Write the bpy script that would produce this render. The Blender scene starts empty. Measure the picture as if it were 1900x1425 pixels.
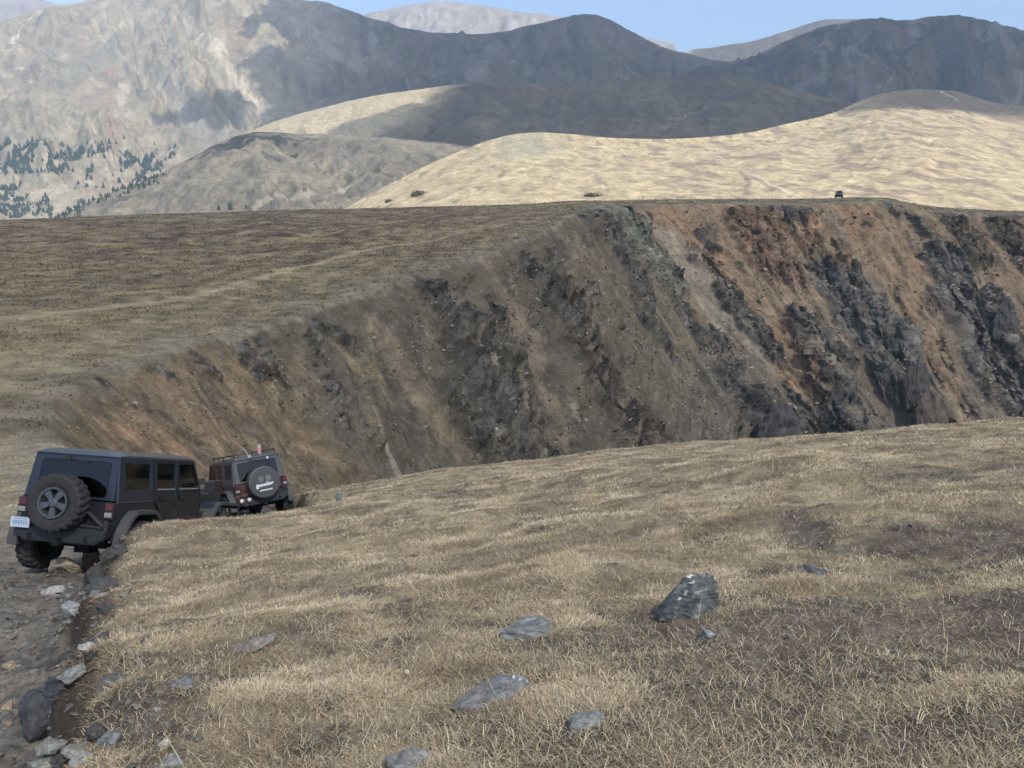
import bpy, bmesh, math, random
import numpy as np
from mathutils import Vector, Matrix

SC = bpy.context.scene
COL = SC.collection
R = math.radians
random.seed(7)
RNG = np.random.default_rng(11)

# ------------------------------------------------------------------ camera
W, H, F = 1900.0, 1425.0, 1450.0
PITCH = math.atan(242.5 / F)
cam = bpy.data.cameras.new('camera')
cam.sensor_fit = 'HORIZONTAL'; cam.sensor_width = 36.0
cam.lens = 36.0 * F / W
cam.clip_start = 0.05; cam.clip_end = 60000
camo = bpy.data.objects.new('camera', cam)
camo.rotation_euler = (math.pi / 2 - PITCH, 0, 0)
COL.objects.link(camo); SC.camera = camo

def ray(px, py):
    u = (px - W / 2) / F; v = (H / 2 - py) / F
    c, s = math.cos(PITCH), math.sin(PITCH)
    return np.array([u, c + v * s, -s + v * c])

def at(px, py, Y):
    d = ray(px, py)
    return d * (Y / d[1])

def slope_pt(px, py, P):
    """point of a slope seen at a photo position"""
    c, s = math.cos(PITCH), math.sin(PITCH)
    dep = P[..., 1] * c - P[..., 2] * s; u = P[..., 1] * s + P[..., 2] * c
    d = (W / 2 + F * P[..., 0] / dep - px) ** 2 + (H / 2 - F * u / dep - py) ** 2
    return P[np.unravel_index(np.argmin(d), d.shape)]

# ------------------------------------------------------------------ noise
_perm = np.random.default_rng(3).permutation(4096).astype(np.int64)
_ang = np.random.default_rng(4).random(4096) * 2 * np.pi
_gx, _gy = np.cos(_ang), np.sin(_ang)
_val = np.random.default_rng(5).random(4096)
_val2 = np.random.default_rng(6).random(4096)

def _h(i, j, seed=0):
    return _perm[(_perm[(i + seed * 131) & 4095] + j) & 4095]

def gnoise(x, y, seed=0):
    x = np.asarray(x, float); y = np.asarray(y, float)
    xi = np.floor(x).astype(np.int64); yi = np.floor(y).astype(np.int64)
    fx = x - xi; fy = y - yi
    ux = fx * fx * fx * (fx * (fx * 6 - 15) + 10); uy = fy * fy * fy * (fy * (fy * 6 - 15) + 10)
    def g(a, b):
        h = _h(xi + a, yi + b, seed)
        return _gx[h] * (fx - a) + _gy[h] * (fy - b)
    n0 = g(0, 0) * (1 - ux) + g(1, 0) * ux
    n1 = g(0, 1) * (1 - ux) + g(1, 1) * ux
    return (n0 * (1 - uy) + n1 * uy) * 1.5

def fbm(x, y, o=5, seed=0, gain=.5, lac=2.03):
    a = 1.0; t = 0; n = 0
    for k in range(o):
        t = t + a * gnoise(x, y, seed + k); n += a
        a *= gain; x = x * lac + 3.7; y = y * lac - 5.1
    return t / n * 1.6

def ridged(x, y, o=4, seed=0, gain=.5):
    a = 1.0; t = 0; n = 0
    for k in range(o):
        t = t + a * (1 - np.abs(gnoise(x, y, seed + k)) * 2.0); n += a
        a *= gain; x = x * 2.07 + 1.3; y = y * 2.07 + 9.2
    return t / n

def worley(x, y, seed=0):
    """F1, F2, cell value and the height of a randomly tilted facet per cell"""
    xi = np.floor(x).astype(np.int64); yi = np.floor(y).astype(np.int64)
    f1 = np.full(x.shape, 9.0); f2 = np.full(x.shape, 9.0); cv = np.zeros(x.shape); tilt = np.zeros(x.shape)
    for a in (-1, 0, 1):
        for b in (-1, 0, 1):
            h = _h(xi + a, yi + b, seed)
            ex = xi + a + _val[h] - x; ey = yi + b + _val2[h] - y; d = np.hypot(ex, ey)
            near = d < f1
            f2 = np.where(near, f1, np.minimum(f2, d))
            cv = np.where(near, _val[(h * 7 + 13) & 4095], cv)
            tilt = np.where(near, _gx[h] * ex + _gy[h] * ey, tilt)
            f1 = np.where(near, d, f1)
    return f1, f2, cv, tilt

def sstep(a, b, x):
    t = np.clip((x - a) / (b - a), 0, 1)
    return t * t * (3 - 2 * t)

def mix(a, b, t):
    a = np.asarray(a, float); b = np.asarray(b, float)
    t = np.asarray(t)[..., None]
    return a * (1 - t) + b * t

# ------------------------------------------------------------------ object helpers
def tag(o, label=None, cat=None, group=None, kind=None):
    if label: o['label'] = label
    if cat: o['category'] = cat
    if group: o['group'] = group
    if kind: o['kind'] = kind
    return o

def link(name, me, mat=None, parent=None):
    o = bpy.data.objects.new(name, me)
    COL.objects.link(o)
    if mat is not None:
        for m in (mat if isinstance(mat, (list, tuple)) else [mat]): me.materials.append(m)
    if parent is not None: o.parent = parent
    return o

def mesh_np(name, V, quads=None, tris=None, colors=None, smooth=True):
    """fast mesh from numpy arrays; colours are per vertex"""
    me = bpy.data.meshes.new(name)
    V = np.ascontiguousarray(V, np.float32).reshape(-1, 3)
    me.vertices.add(len(V)); me.vertices.foreach_set('co', V.ravel())
    nq = 0 if quads is None else len(quads); nt = 0 if tris is None else len(tris)
    li = np.concatenate([a.ravel() for a in (quads, tris) if a is not None]).astype(np.int32)
    me.loops.add(len(li)); me.loops.foreach_set('vertex_index', li)
    st = np.concatenate([np.arange(nq) * 4, nq * 4 + np.arange(nt) * 3]).astype(np.int32)
    me.polygons.add(nq + nt); me.polygons.foreach_set('loop_start', st)
    me.polygons.foreach_set('use_smooth', np.full(nq + nt, smooth))
    me.update(calc_edges=True)
    if colors is not None:
        c = np.ones((len(V), 4), np.float32); c[:, :3] = np.asarray(colors).reshape(-1, 3)
        at_ = me.color_attributes.new('tint', 'FLOAT_COLOR', 'POINT')
        at_.data.foreach_set('color', c.ravel())
    return me

def grid_quads(n, m, flip=False):
    i = np.arange(n * m).reshape(n, m)
    a, b, c, d = i[:-1, :-1], i[:-1, 1:], i[1:, 1:], i[1:, :-1]
    q = np.stack([a, b, c, d] if not flip else [a, d, c, b], -1)
    return q.reshape(-1, 4)

def resample(pts, n):
    pts = np.asarray(pts, float)
    s = np.concatenate([[0], np.cumsum(np.linalg.norm(np.diff(pts, axis=0), axis=1))])
    return catmull(s, pts, np.linspace(0, s[-1], n))

def catmull(s, pts, q):
    """monotone-ish cubic interpolation of pts given at s"""
    d = np.diff(pts, axis=0) / np.diff(s)[:, None]
    m = np.concatenate([d[:1], (d[:-1] + d[1:]) / 2, d[-1:]])
    m[1:-1] = np.where(d[:-1] * d[1:] <= 0, 0, m[1:-1])
    i = np.clip(np.searchsorted(s, q, side='right') - 1, 0, len(s) - 2)
    h = (s[i + 1] - s[i])[:, None]; t = ((q - s[i])[:, None]) / h
    return ((1 + 2 * t) * (1 - t) ** 2 * pts[i] + t * (1 - t) ** 2 * h * m[i]
            + t * t * (3 - 2 * t) * pts[i + 1] + t * t * (t - 1) * h * m[i + 1])

# ------------------------------------------------------------------ materials
def new_mat(name):
    m = bpy.data.materials.new(name); m.use_nodes = True
    nt = m.node_tree; nt.nodes.clear()
    out = nt.nodes.new('ShaderNodeOutputMaterial')
    return m, nt, out

def N(nt, t, **kw):
    n = nt.nodes.new(t)
    for k, v in kw.items():
        if k in n.inputs: n.inputs[k].default_value = v
        else: setattr(n, k, v)
    return n

def bsdf(nt, out, rough=.8, spec=.3, metallic=0.0):
    b = nt.nodes.new('ShaderNodeBsdfPrincipled')
    b.inputs['Roughness'].default_value = rough
    b.inputs['Specular IOR Level'].default_value = spec
    b.inputs['Metallic'].default_value = metallic
    nt.links.new(b.outputs[0], out.inputs['Surface'])
    return b

def terrain_mat(name, scales, bump=.4, bdist=.2, lo=.75, hi=1.25, stretch=(1, 1, 1)):
    """vertex tint (grass, soil, rock kinds) varied by object-space noise, with bump"""
    m, nt, out = new_mat(name)
    b = bsdf(nt, out, .95, .1)
    tc = N(nt, 'ShaderNodeTexCoord')
    mp = N(nt, 'ShaderNodeMapping'); mp.inputs['Scale'].default_value = stretch
    nt.links.new(tc.outputs['Object'], mp.inputs['Vector'])
    a = N(nt, 'ShaderNodeAttribute', attribute_name='tint')
    src = a.outputs['Color']; hsum = None
    for k, s in enumerate(scales):
        n = N(nt, 'ShaderNodeTexNoise'); n.inputs['Scale'].default_value = s
        n.inputs['Detail'].default_value = 6; n.inputs['Roughness'].default_value = .65
        nt.links.new(mp.outputs[0], n.inputs['Vector'])
        mr = N(nt, 'ShaderNodeMapRange'); mr.inputs['From Min'].default_value = .3; mr.inputs['From Max'].default_value = .7
        mr.inputs['To Min'].default_value = lo; mr.inputs['To Max'].default_value = hi
        nt.links.new(n.outputs['Fac'], mr.inputs['Value'])
        mx = N(nt, 'ShaderNodeVectorMath', operation='MULTIPLY')
        nt.links.new(src, mx.inputs[0]); nt.links.new(mr.outputs[0], mx.inputs[1])
        src = mx.outputs[0]
        if hsum is None: hsum = n.outputs['Fac']
        else:
            ad = N(nt, 'ShaderNodeMath', operation='ADD'); nt.links.new(hsum, ad.inputs[0]); nt.links.new(n.outputs['Fac'], ad.inputs[1]); hsum = ad.outputs[0]
    nt.links.new(src, b.inputs['Base Color'])
    bp = N(nt, 'ShaderNodeBump'); bp.inputs['Strength'].default_value = bump; bp.inputs['Distance'].default_value = bdist
    nt.links.new(hsum, bp.inputs['Height']); nt.links.new(bp.outputs[0], b.inputs['Normal'])
    return m
# ------------------------------------------------------------------ near hillside: grass slope, cut bank, track
EDGE = np.array([(-1.3,-6),(-1.5,-2),(-1.6,1),(-1.9,3.2),(-2.9,5.1),(-4.4,8),(-5.5,10.6),(-5.75,12),(-5.68,13.5),(-5.4,15.5),(-5.5,18),(-5.8,20.5),(-6.3,23),(-8.0,26),(-10.5,29),(-14,33),(-20,39)], float)
TY = np.array([-8,-4,1,3.2,5.1,8,10,11.95,14.9,18,22.6,25,28,36,60], float)
TZ = np.array([-2.2,-2.2,-2.6,-3.26,-3.58,-4.05,-4.55,-5.1,-5.97,-6.8,-7.96,-8.6,-9.1,-9.5,-9.5])
EDGE = resample(EDGE, 56)

def edge_sd(x, y):
    """signed distance to the bank edge, positive on the grass side"""
    best = np.full(x.shape, 1e9); sg = np.ones(x.shape)
    for a, b in zip(EDGE[:-1], EDGE[1:]):
        d = b - a; L = d @ d
        t = np.clip(((x - a[0]) * d[0] + (y - a[1]) * d[1]) / L, 0, 1)
        qx = x - a[0] - t * d[0]; qy = y - a[1] - t * d[1]
        dd = qx * qx + qy * qy
        cr = d[0] * qy - d[1] * qx
        m = dd < best
        best = np.where(m, dd, best); sg = np.where(m, np.where(cr < 0, 1.0, -1.0), sg)
    return np.sqrt(best) * sg

def hill_base(x, y):
    G = -1.65 + .13 * x - .125 * y - .0034 * (x * x + y * y)
    G = G + .23 * np.exp(-(((x + 4.9) / 1.3) ** 2 + ((y - 11.0) / 1.7) ** 2)) - .74 * np.exp(-(((x + 5.4) / 1.9) ** 2 + ((y - 17.2) / 3.4) ** 2))
    G = G - .42 * np.exp(-((y - 20.6 + .30 * (x + 5)) / .55) ** 2) * sstep(-2.2, -3.6, x)
    G = G - .018 * np.maximum(y - 25 + .0 * x, 0) ** 1.7
    return G

def hill_z(x, y, detail=True):
    x = np.asarray(x, float); y = np.asarray(y, float)
    sd = edge_sd(x, y)
    wob = .30 * fbm(x * .9, y * .9, 3, 21) + .10 * fbm(x * 3.1, y * 3.1, 3, 22)
    sdw = sd + wob
    G = hill_base(x, y)
    G = G + .16 * fbm(x / 5.5, y / 5.5, 3, 31) + .05 * fbm(x / .95, y / .8, 3, 33) + .05 * fbm(x / 2.3 + 3, y / 1.6, 4, 34) * sstep(.2, 1.2, sd)
    T = np.interp(y, TY, TZ) + .045 * (sd + 1.7)
    T = T + .05 * fbm(x * 1.1, y * 1.1, 4, 41) + .03 * np.abs(fbm(x * 4, y * 4, 3, 42))
    # wheel ruts
    T = T - .07 * np.exp(-((sd + .95) / .28) ** 2) - .07 * np.exp(-((sd + 2.6) / .28) ** 2)
    left = np.minimum(-5.0 - .135 * (y - 12), T * 0 + 90)
    left = left + .12 * fbm(x / 3, y / 3, 4, 45)
    kl = sstep(13, 18, y) * sstep(-3.4, -4.9, sdw)
    T = T * (1 - kl) + left * kl
    k = sstep(-.42, .16, sdw)
    Z = T * (1 - k) + G * k
    # the grass lip bulges over the cut
    Z = Z + .06 * np.exp(-((sdw - .28) / .22) ** 2)
    Z = Z + np.exp(-((sdw + .1) / .22) ** 2) * (.11 * fbm(x * 3.2, y * 3.2, 4, 24) + .06 * ridged(x * 5, y * 5, 3, 25) - .03)
    # beyond the track the ground drops into the ravine
    dr = np.maximum(y - 26.5, 0) * sstep(-.60, -.46, x / np.maximum(y, 1))
    Z = Z - .55 * dr - .01 * dr * dr
    if detail:
        kd = 1 - k
        Z = Z + .025 * fbm(x * 9, y * 9, 3, 51) * (.35 + .65 * kd)
    return Z

BARE = [(1.95,3.7,1.9,.80,1.25),(4.2,5.4,1.7,.6,1.1),(1.6,2.6,1.6,.35,.7),(.2,2.75,1.3,.35,.6),(2.6,2.9,1.2,.5,.6),(-1.1,2.9,.9,.5,.5),(1.0,4.6,.8,.22,.6),(-.35,3.6,.8,.25,.5),(5.5,8.2,1.6,.5,.5),(-1.75,3.7,.40,.55,.9),(-4.4,20.35,2.2,.35,1.1),(-2.3,5.0,.3,.5,.5)]
def bare_mask(x, y):
    """0 dense grass, 1 bare soil"""
    n = .55 * fbm(x / 1.9 + 5, y / 1.0, 4, 61) + .75 * fbm(x / .55, y / .34, 4, 62)
    b = np.zeros_like(n)
    for (cx, cy, rx, ry, a) in BARE:
        b = np.maximum(b, a * np.exp(-(((x - cx) / rx) ** 2 + ((y - cy) / ry) ** 2)))
    return sstep(.12, .80, n + 1.25 * b + .06)

naz, nr = 1000, 620
azf = np.concatenate([np.linspace(-85, -37, 60)[:-1], np.linspace(-37, 36, naz - 120), np.linspace(36, 80, 62)[1:]])
rr = np.concatenate([np.linspace(.3, 1.6, 25)[:-1], np.geomspace(1.6, 48, nr - 60), np.linspace(48, 75, 37)[1:]])
A_, R_ = np.meshgrid(np.radians(azf), rr)
GX, GY = R_ * np.sin(A_), R_ * np.cos(A_)
GZ = hill_z(GX, GY)
sdg = edge_sd(GX, GY)
kg = sstep(-.35, .25, sdg + .30 * fbm(GX * .9, GY * .9, 3, 21))
bm_ = bare_mask(GX, GY)
litter = mix([.215, .173, .112], [.140, .110, .074], sstep(-.3, .4, fbm(GX * 3.3, GY * 2.2, 4, 71)))
litter = mix(litter, [.32, .265, .165], sstep(.0, .6, fbm(GX * 1.1, GY * .8, 4, 73)) * .8)
soil = mix([.105, .084, .068], [.065, .052, .044], sstep(-.3, .4, fbm(GX * 4, GY * 4, 4, 72)))
soil = mix(soil, [.16, .15, .14], sstep(.35, .8, fbm(GX * 14, GY * 14, 2, 74)) * .7)
shale = mix([.140, .128, .110], [.082, .076, .068], sstep(-.4, .4, fbm(GX * 5, GY * 5, 4, 75)))
shale = mix(shale, [.185, .160, .120], sstep(.0, .6, fbm(GX * .8, GY * .8, 4, 76)) * .7)
up = mix([.20, .175, .12], [.15, .13, .095], sstep(-.3, .4, fbm(GX * .9, GY * .9, 4, 77)))
grassg = mix(litter, soil, bm_ * .85)
leftg = sstep(13, 18, GY) * sstep(-3.2, -4.6, sdg)
trk = mix(shale, up, leftg)
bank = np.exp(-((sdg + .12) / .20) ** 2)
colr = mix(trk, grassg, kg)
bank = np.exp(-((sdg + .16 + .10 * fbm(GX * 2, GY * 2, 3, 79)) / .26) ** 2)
colr = mix(colr, [.034, .028, .024], bank * .9 * (1 - leftg))  # dark soil, with the shade of the bank's hollows painted in
mat_ground = terrain_mat('grassland_soil', [9, 42], .7, .03, .72, 1.28)
hillside = link('hillside', mesh_np('hillside', np.stack([GX, GY, GZ], -1), grid_quads(len(rr), len(azf), True), colors=colr), mat_ground)
tag(hillside, kind='structure')

def ground_at(px, py, lo=1.5, hi=40):
    d = ray(px, py); d = d / d[1]
    ys = np.geomspace(lo, hi, 1500)
    z = hill_z(d[0] * ys, ys)
    i = np.argmax(d[2] * ys < z)
    return np.array([d[0] * ys[i], ys[i], z[i]])

# ------------------------------------------------------------------ mesa and its cliff
LIP = [(66,868,27.3),(70,838,29.5),(66,792,33),(90,745,39),(140,702,44),(230,672,49),(330,640,56),(450,612,65),(560,582,75),(680,540,88),(800,500,103),(880,476,116),(950,452,130),(1010,424,143),(1060,398,160),(1110,381,176),(1180,379,183),(1300,379,187),(1500,378,191),(1640,374,195),(1680,380,194),(1730,391,191),(1900,400,186),(2150,425,178),(2500,470,168)]
FAR = [(-2300,870,30),(-1500,470,60),(-900,440,110),(-600,430,150),(-400,422,180),(-200,416,200),(-50,410,215),(100,404,222),(260,398,226),(420,393,228),(600,388,230),(700,386,231),(800,383,232),(890,381,233),(980,378,234),(1080,373,235),(1180,371,224),(1300,370,222),(1500,368.5,224),(1640,366.5,226),(1680,374,224),(1730,384,222),(1900,393,215),(2150,420,206),(2500,462,196)]
lip3 = np.array([at(*p) for p in LIP]); far3 = np.array([at(*p) for p in FAR])
AZ = np.array([93,94,97,100,103,107,111,116,120,124,129,134,139,142,145,147,149,153,164,172,173,174,175,176,176], float)
HT = np.array([.6,.62,.66,.72,.8,.88,.94,1,1,1,1,1,1,1,1,1,1,1,1,1,1,1,1,1,1])
sl = np.concatenate([[0], np.cumsum(np.linalg.norm(np.diff(lip3[:, :2], axis=0), axis=1))])
# samples finer where the lip is near
wq = np.linspace(0, sl[-1], 4000)
ly = np.interp(wq, sl, lip3[:, 1])
cw = np.concatenate([[0], np.cumsum(1.0 / ly[1:])]); cw /= cw[-1]
NS = 2100
sq = np.interp(np.linspace(0, 1, NS), cw, wq)
Lp = catmull(sl, lip3, sq); Fp = catmull(sl, far3, sq)
az = np.radians(np.interp(sq, sl, AZ)); ht = np.interp(sq, sl, HT)
fdir = np.stack([np.sin(az), np.cos(az)], -1)
# lip outline: small bites and spurs
bsc = ht * np.interp(sq, sl, np.clip(lip3[:, 1] / 100, .25, 1))
bite = 2.0 * fbm(sq / 11, sq * 0 + .5, 3, 81) * bsc
notch = (1.3 * fbm(sq / 3.2, sq * 0 + 9.5, 3, 82) + .22 * fbm(sq / .9, sq * 0 + 4.5, 2, 84)) * bsc
Lp[:, :2] += fdir * bite[:, None]
NT, NPL = 540, 330
tt = np.linspace(0, 1, NT) ** 1.25 * 62.0            # metres along the fall, in plan
S2, T2 = np.meshgrid(sq, tt, indexing='ij')
steep = .96 + .16 * fbm(S2 / 22, T2 / 60, 3, 83)
fall = np.where(T2 < 1.1, T2 * T2 / 2.2, T2 - .55) * steep * ht[:, None]
Te = T2 + notch[:, None] * np.exp(-T2 / 3.0)
CX = Lp[:, 0][:, None] + fdir[:, 0][:, None] * Te
CY = Lp[:, 1][:, None] + fdir[:, 1][:, None] * Te
CZ = Lp[:, 2][:, None] - fall
cliff_base = (sq, tt, CX, CY, CZ)
PATCH = [(49.7,1.5,44.6,5.5,0.73,'D'),(44.6,5.5,42.2,9.1,0.59,'D'),(75.2,3.3,73.7,9.1,2.61,'D'),(75.6,7.2,73.0,14.9,4.1,'D'),(72.9,12.4,71.7,20.2,4.47,'D'),(64.7,14.7,68.7,19.8,3.36,'D'),(73.8,19.0,71.8,20.9,0.35,'W'),(76.8,15.5,73.8,19.0,0.31,'W'),(74.8,9.5,72.9,12.4,0.38,'W'),(110.5,5.7,111.4,14.2,3.04,'D'),(114.1,12.2,111.0,17.3,2.55,'N'),(106.0,17.7,105.0,25.4,3.08,'N'),(86.3,15.6,85.3,18.0,0.34,'W'),(92.3,19.7,89.8,21.6,0.48,'W'),(111.9,19.9,108.7,27.6,2.37,'N'),(113.0,28.1,112.3,32.7,1.92,'N'),(146.4,1.5,155.5,7.8,3.43,'D'),(155.0,6.5,149.0,18.6,3.05,'D'),(160.3,0.1,162.1,5.4,3.63,'G'),(162.1,5.4,162.8,17.0,4.37,'G'),(169.8,3.3,168.7,6.9,1.35,'W'),(140.9,19.8,143.1,27.8,1.96,'D'),(164.5,29.9,159.4,42.0,2.8,'D'),(161.3,25.0,160.8,35.9,2.1,'D'),(209.6,13.5,208.6,20.6,4.8,'B'),(208.1,21.4,209.1,30.6,6.84,'B'),(189.4,29.3,191.7,32.9,3.84,'D'),(187.6,32.6,186.3,39.0,3.2,'G'),(238.8,15.6,237.5,26.5,4.15,'B'),(237.5,26.5,240.4,35.8,6.13,'P'),(237.0,33.3,239.4,41.0,6.46,'P'),(213.0,35.6,211.7,38.7,2.14,'D'),(211.2,39.4,211.5,45.9,2.84,'N'),(165.0,45.0,168.2,46.9,5.36,'D'),(245.4,22.7,244.1,28.3,2.28,'D'),(179.9,40.6,182.4,46.1,3.55,'D'),(184.2,41.1,185.3,46.7,2.02,'D'),(233.2,0.6,238.3,7.8,1.44,'G'),(247.5,1.3,247.3,10.6,3.19,'N'),(175.8,3.3,179.1,14.4,3.66,'O'),(179.1,14.4,183.5,25.9,2.89,'T'),(194.8,6.2,192.7,13.2,5.55,'R'),(207.0,3.3,207.8,8.3,3.82,'R'),(206.8,5.7,212.3,13.6,3.12,'O'),(224.4,4.2,226.3,15.7,5.73,'O'),(226.0,14.3,223.1,32.4,4.73,'T'),(223.1,32.4,220.2,46.6,3.76,'T'),(176.1,12.2,176.6,18.6,2.36,'R'),(172.0,9.5,171.8,23.5,2.91,'W'),(171.5,25.5,176.8,34.5,3.26,'W'),(182.2,30.8,181.4,39.0,3.73,'O'),(252.7,0.2,254.0,8.1,1.92,'T'),(15.5,0.8,15.6,2.5,0.51,'T'),(16.0,3.0,19.6,5.4,0.58,'O'),(35.8,2.5,31.4,6.0,0.89,'Y'),(51.9,2.5,51.4,6.6,0.67,'Y'),(53.3,7.5,52.9,9.4,0.61,'Y'),(78.1,2.6,80.6,4.7,0.83,'O'),(59.9,4.4,58.5,12.2,1.65,'T'),(58.3,11.7,60.0,16.1,1.32,'T'),(93.9,0.9,95.9,11.3,0.97,'T'),(96.0,7.0,77.5,18.4,1.05,'T'),(93.9,12.5,78.6,22.3,1.35,'T'),(25.0,1.5,25.7,6.1,1.02,'T'),(24.6,0.0,24.6,1.0,0.86,'D'),(31.8,1.5,31.5,3.2,0.58,'D'),(40.5,1.9,39.0,4.2,0.66,'D'),(40.7,7.3,42.7,13.1,1.08,'V'),(86.5,9.0,85.0,12.7,2.11,'D'),(175.3,23.5,178.1,30.9,3.33,'D'),(37.3,1.4,36.2,3.8,1.06,'D'),(18.8,0.0,19.2,1.3,0.46,'D'),(48.2,3.7,44.2,10.2,1.06,'V'),(48.2,9.2,43.3,13.3,0.32,'W'),(175.8,42.8,178.9,46.9,3.01,'D'),(108.1,28.0,111.4,33.1,1.87,'N'),(180.1,7.9,180.9,10.6,1.83,'D'),(205.5,0.4,207.0,3.3,2.6,'D'),(257.7,3.7,257.4,11.5,3.11,'N'),(233.5,4.4,235.6,9.7,1.94,'T'),(49.5,0.4,53.2,4.3,1.04,'D')]
KCOL = {'D': (.056,.056,.058), 'N': (.068,.057,.048), 'B': (.078,.081,.086), 'P': (.092,.087,.086), 'G': (.108,.115,.103),
        'V': (.088,.084,.074), 'W': (.19,.172,.15), 'R': (.128,.085,.064), 'O': (.180,.126,.086), 'T': (.165,.128,.093), 'Y': (.190,.148,.092)}
wx = S2 + 1.1 * fbm(S2 / 7, T2 / 9, 3, 91); wt = T2 + 1.1 * fbm(S2 / 7 + 40, T2 / 9, 3, 92)
near = np.clip(CY / 120, .3, 1.15)                     # finer relief where the cliff is close and small
base = mix([.108,.093,.070], [.082,.074,.061], sstep(-.5, .5, fbm(S2 / 6 / near, T2 / 16 / near, 4, 93)))
base = mix(base, [.135,.112,.080], sstep(.1, .7, fbm(S2 / 3.6 / near, T2 / 13 / near, 4, 94)) * .8)
base = mix(base, mix([.168,.130,.090], [.108,.090,.068], sstep(-.2, .4, fbm(S2 / 2.2, T2 / 3, 4, 106))), sstep(46, 22, S2 + 8 * fbm(S2 / 8, T2 / 8, 3, 107)) * .8)
backw = sstep(160, 178, S2)
base = mix(base, mix([.170,.132,.098], [.132,.106,.083], sstep(-.3, .5, fbm(S2 / 5, T2 / 9, 4, 95))), backw * .95)
base = mix(base, [.092,.086,.078], sstep(22, 40, T2 + 6 * fbm(S2 / 9, T2 / 9, 3, 96)) * .75)
rock = np.zeros_like(S2); ccol = base.copy(); push = np.zeros_like(S2)
for (s1, t1, s2, t2, w, k) in PATCH:
    ia, ib = np.searchsorted(sq, [min(s1, s2) - 2.4 * w - 3, max(s1, s2) + 2.4 * w + 3])
    ja, jb = np.searchsorted(tt, [min(t1, t2) - 2.4 * w - 3, max(t1, t2) + 2.4 * w + 3])
    sl_ = (slice(ia, ib), slice(ja, jb))
    if ia >= ib or ja >= jb: continue
    ds, dt = s2 - s1, t2 - t1; L = max(ds * ds + dt * dt, 1e-6)
    q = np.clip(((wx[sl_] - s1) * ds + (wt[sl_] - t1) * dt) / L, 0, 1)
    dd = np.hypot(wx[sl_] - s1 - q * ds, wt[sl_] - t1 - q * dt)
    rag = .55 * fbm(S2[sl_] / (w * .7), T2[sl_] / (w * 1.3), 5, 97)
    mk = sstep(1.42, .78, dd / w + rag)
    soft = k in 'OTYWV'
    ccol[sl_] = mix(ccol[sl_], KCOL[k], mk * (.75 if soft else .92))
    if not soft:
        rock[sl_] = np.maximum(rock[sl_], mk); push[sl_] = np.maximum(push[sl_], mk * min(w * .45, 1.6))
# scattered outcrops nobody placed
sc_ = sstep(.40, .66, fbm(S2 / 4.2 / near, T2 / 8 / near, 5, 98) + .12 * fbm(S2 / 1.1, T2 / 2, 3, 99)) * sstep(1, 4, T2)
ccol = mix(ccol, mix([.075,.070,.066], [.13,.115,.095], sstep(-.2, .3, fbm(S2 / 2, T2 / 2, 3, 100))), sc_ * .75 * (1 - .5 * backw))
rock = np.maximum(rock, sc_ * .8); push = np.maximum(push, sc_ * .5 * near)
# relief, metres along the outward normal
f1, f2, cv, ft = worley(wx / 1.9 / near, wt / 3.0 / near, 7)
g1, g2, cv2, gt = worley(wx / .75 / near, wt / 1.1 / near, 8)
gul = ridged(wx / 9 / near, wt / (75 * near), 3, 101)
disp = (gul - .45) * (1.9 - 1.1 * backw) * near * sstep(.5, 6, T2)
disp += backw * 1.3 * fbm(S2 / 7, T2 / 7, 5, 140) * sstep(1, 6, T2)
disp += .32 * near * fbm(S2 / 2.6 / near, T2 / 7 / near, 3, 102) * sstep(.3, 4, T2)
disp += rock * (push + near * (.45 * (cv - .4) + 1.15 * ft + .25 * (cv2 - .4) + .50 * gt + .7 * (ridged(wx / 3.4 / near, wt / 7.5 / near, 3, 141) - .42) - .35 * np.exp(-((f2 - f1) / .10) ** 2)))
disp += near * .34 * fbm(S2 * .75 / near, T2 * .6 / near, 3, 103) * (.22 + rock) * sstep(.5, 4, T2)
disp += near * (.10 + .3 * rock) * (ridged(wx / 2.3 / near, wt / 3.4 / near, 3, 105) - .4) * sstep(.5, 4, T2)
# cracks and facets carry their own tone of stone
ccol = ccol * (1 + rock * (.55 * (cv - .5) + .35 * (cv2 - .5)))[..., None]
ccol = mix(ccol, ccol * .62, rock * np.exp(-((g2 - g1) / .10) ** 2) * .8)
rib = sstep(.55, .85, ridged(wx / 1.6 / near, wt / 6 / near, 3, 108)) * rock
ccol = mix(ccol, [.15,.136,.118], rib * .45)
ccol = mix(ccol, [.105,.092,.073], sstep(.1, .5, fbm(S2 / 1.8 / near, T2 / 2.6 / near, 4, 109)) * rock * .6)
# loose stones and pale flecks in the scree
fl1, fl2, fcv, _t = worley(S2 / .55 / near, T2 / .55 / near, 12)
fleck = sstep(.26, .12, fl1) * (fcv > .90) * (1 - rock) * sstep(1, 4, T2)
ccol = mix(ccol, [.20,.182,.155], fleck * .7); disp += fleck * .12 * near
dark = sstep(.26, .12, fl1) * (fcv < .2) * (1 - rock) * sstep(1, 3, T2)
ccol = mix(ccol, [.065,.06,.055], dark * .8)
tex = fbm(S2 * .55 / near, T2 * .40 / near, 3, 104, .62)
leftw = sstep(150, 100, S2) * sstep(34, 62, S2)
ccol = mix(ccol, ccol.mean(-1, keepdims=True) * np.array([1.06, 1.0, .88]), leftw * .45) * (1 - .16 * leftw)[..., None]
ccol = ccol * np.clip(1 + (.34 + .34 * rock) * tex, .45, 1.9)[..., None] * np.array([.90, .86, .78])
Bp = np.stack([CX, CY, CZ], -1)
nrm = np.cross(np.gradient(Bp, axis=1), np.gradient(Bp, axis=0))
nrm /= np.linalg.norm(nrm, axis=-1, keepdims=True) + 1e-9
nrm *= np.sign(nrm[..., 2:3] + 1e-9)
Cf = Bp + nrm * (disp * ht[:, None] * sstep(.4, 3.5, T2))[..., None]
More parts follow.
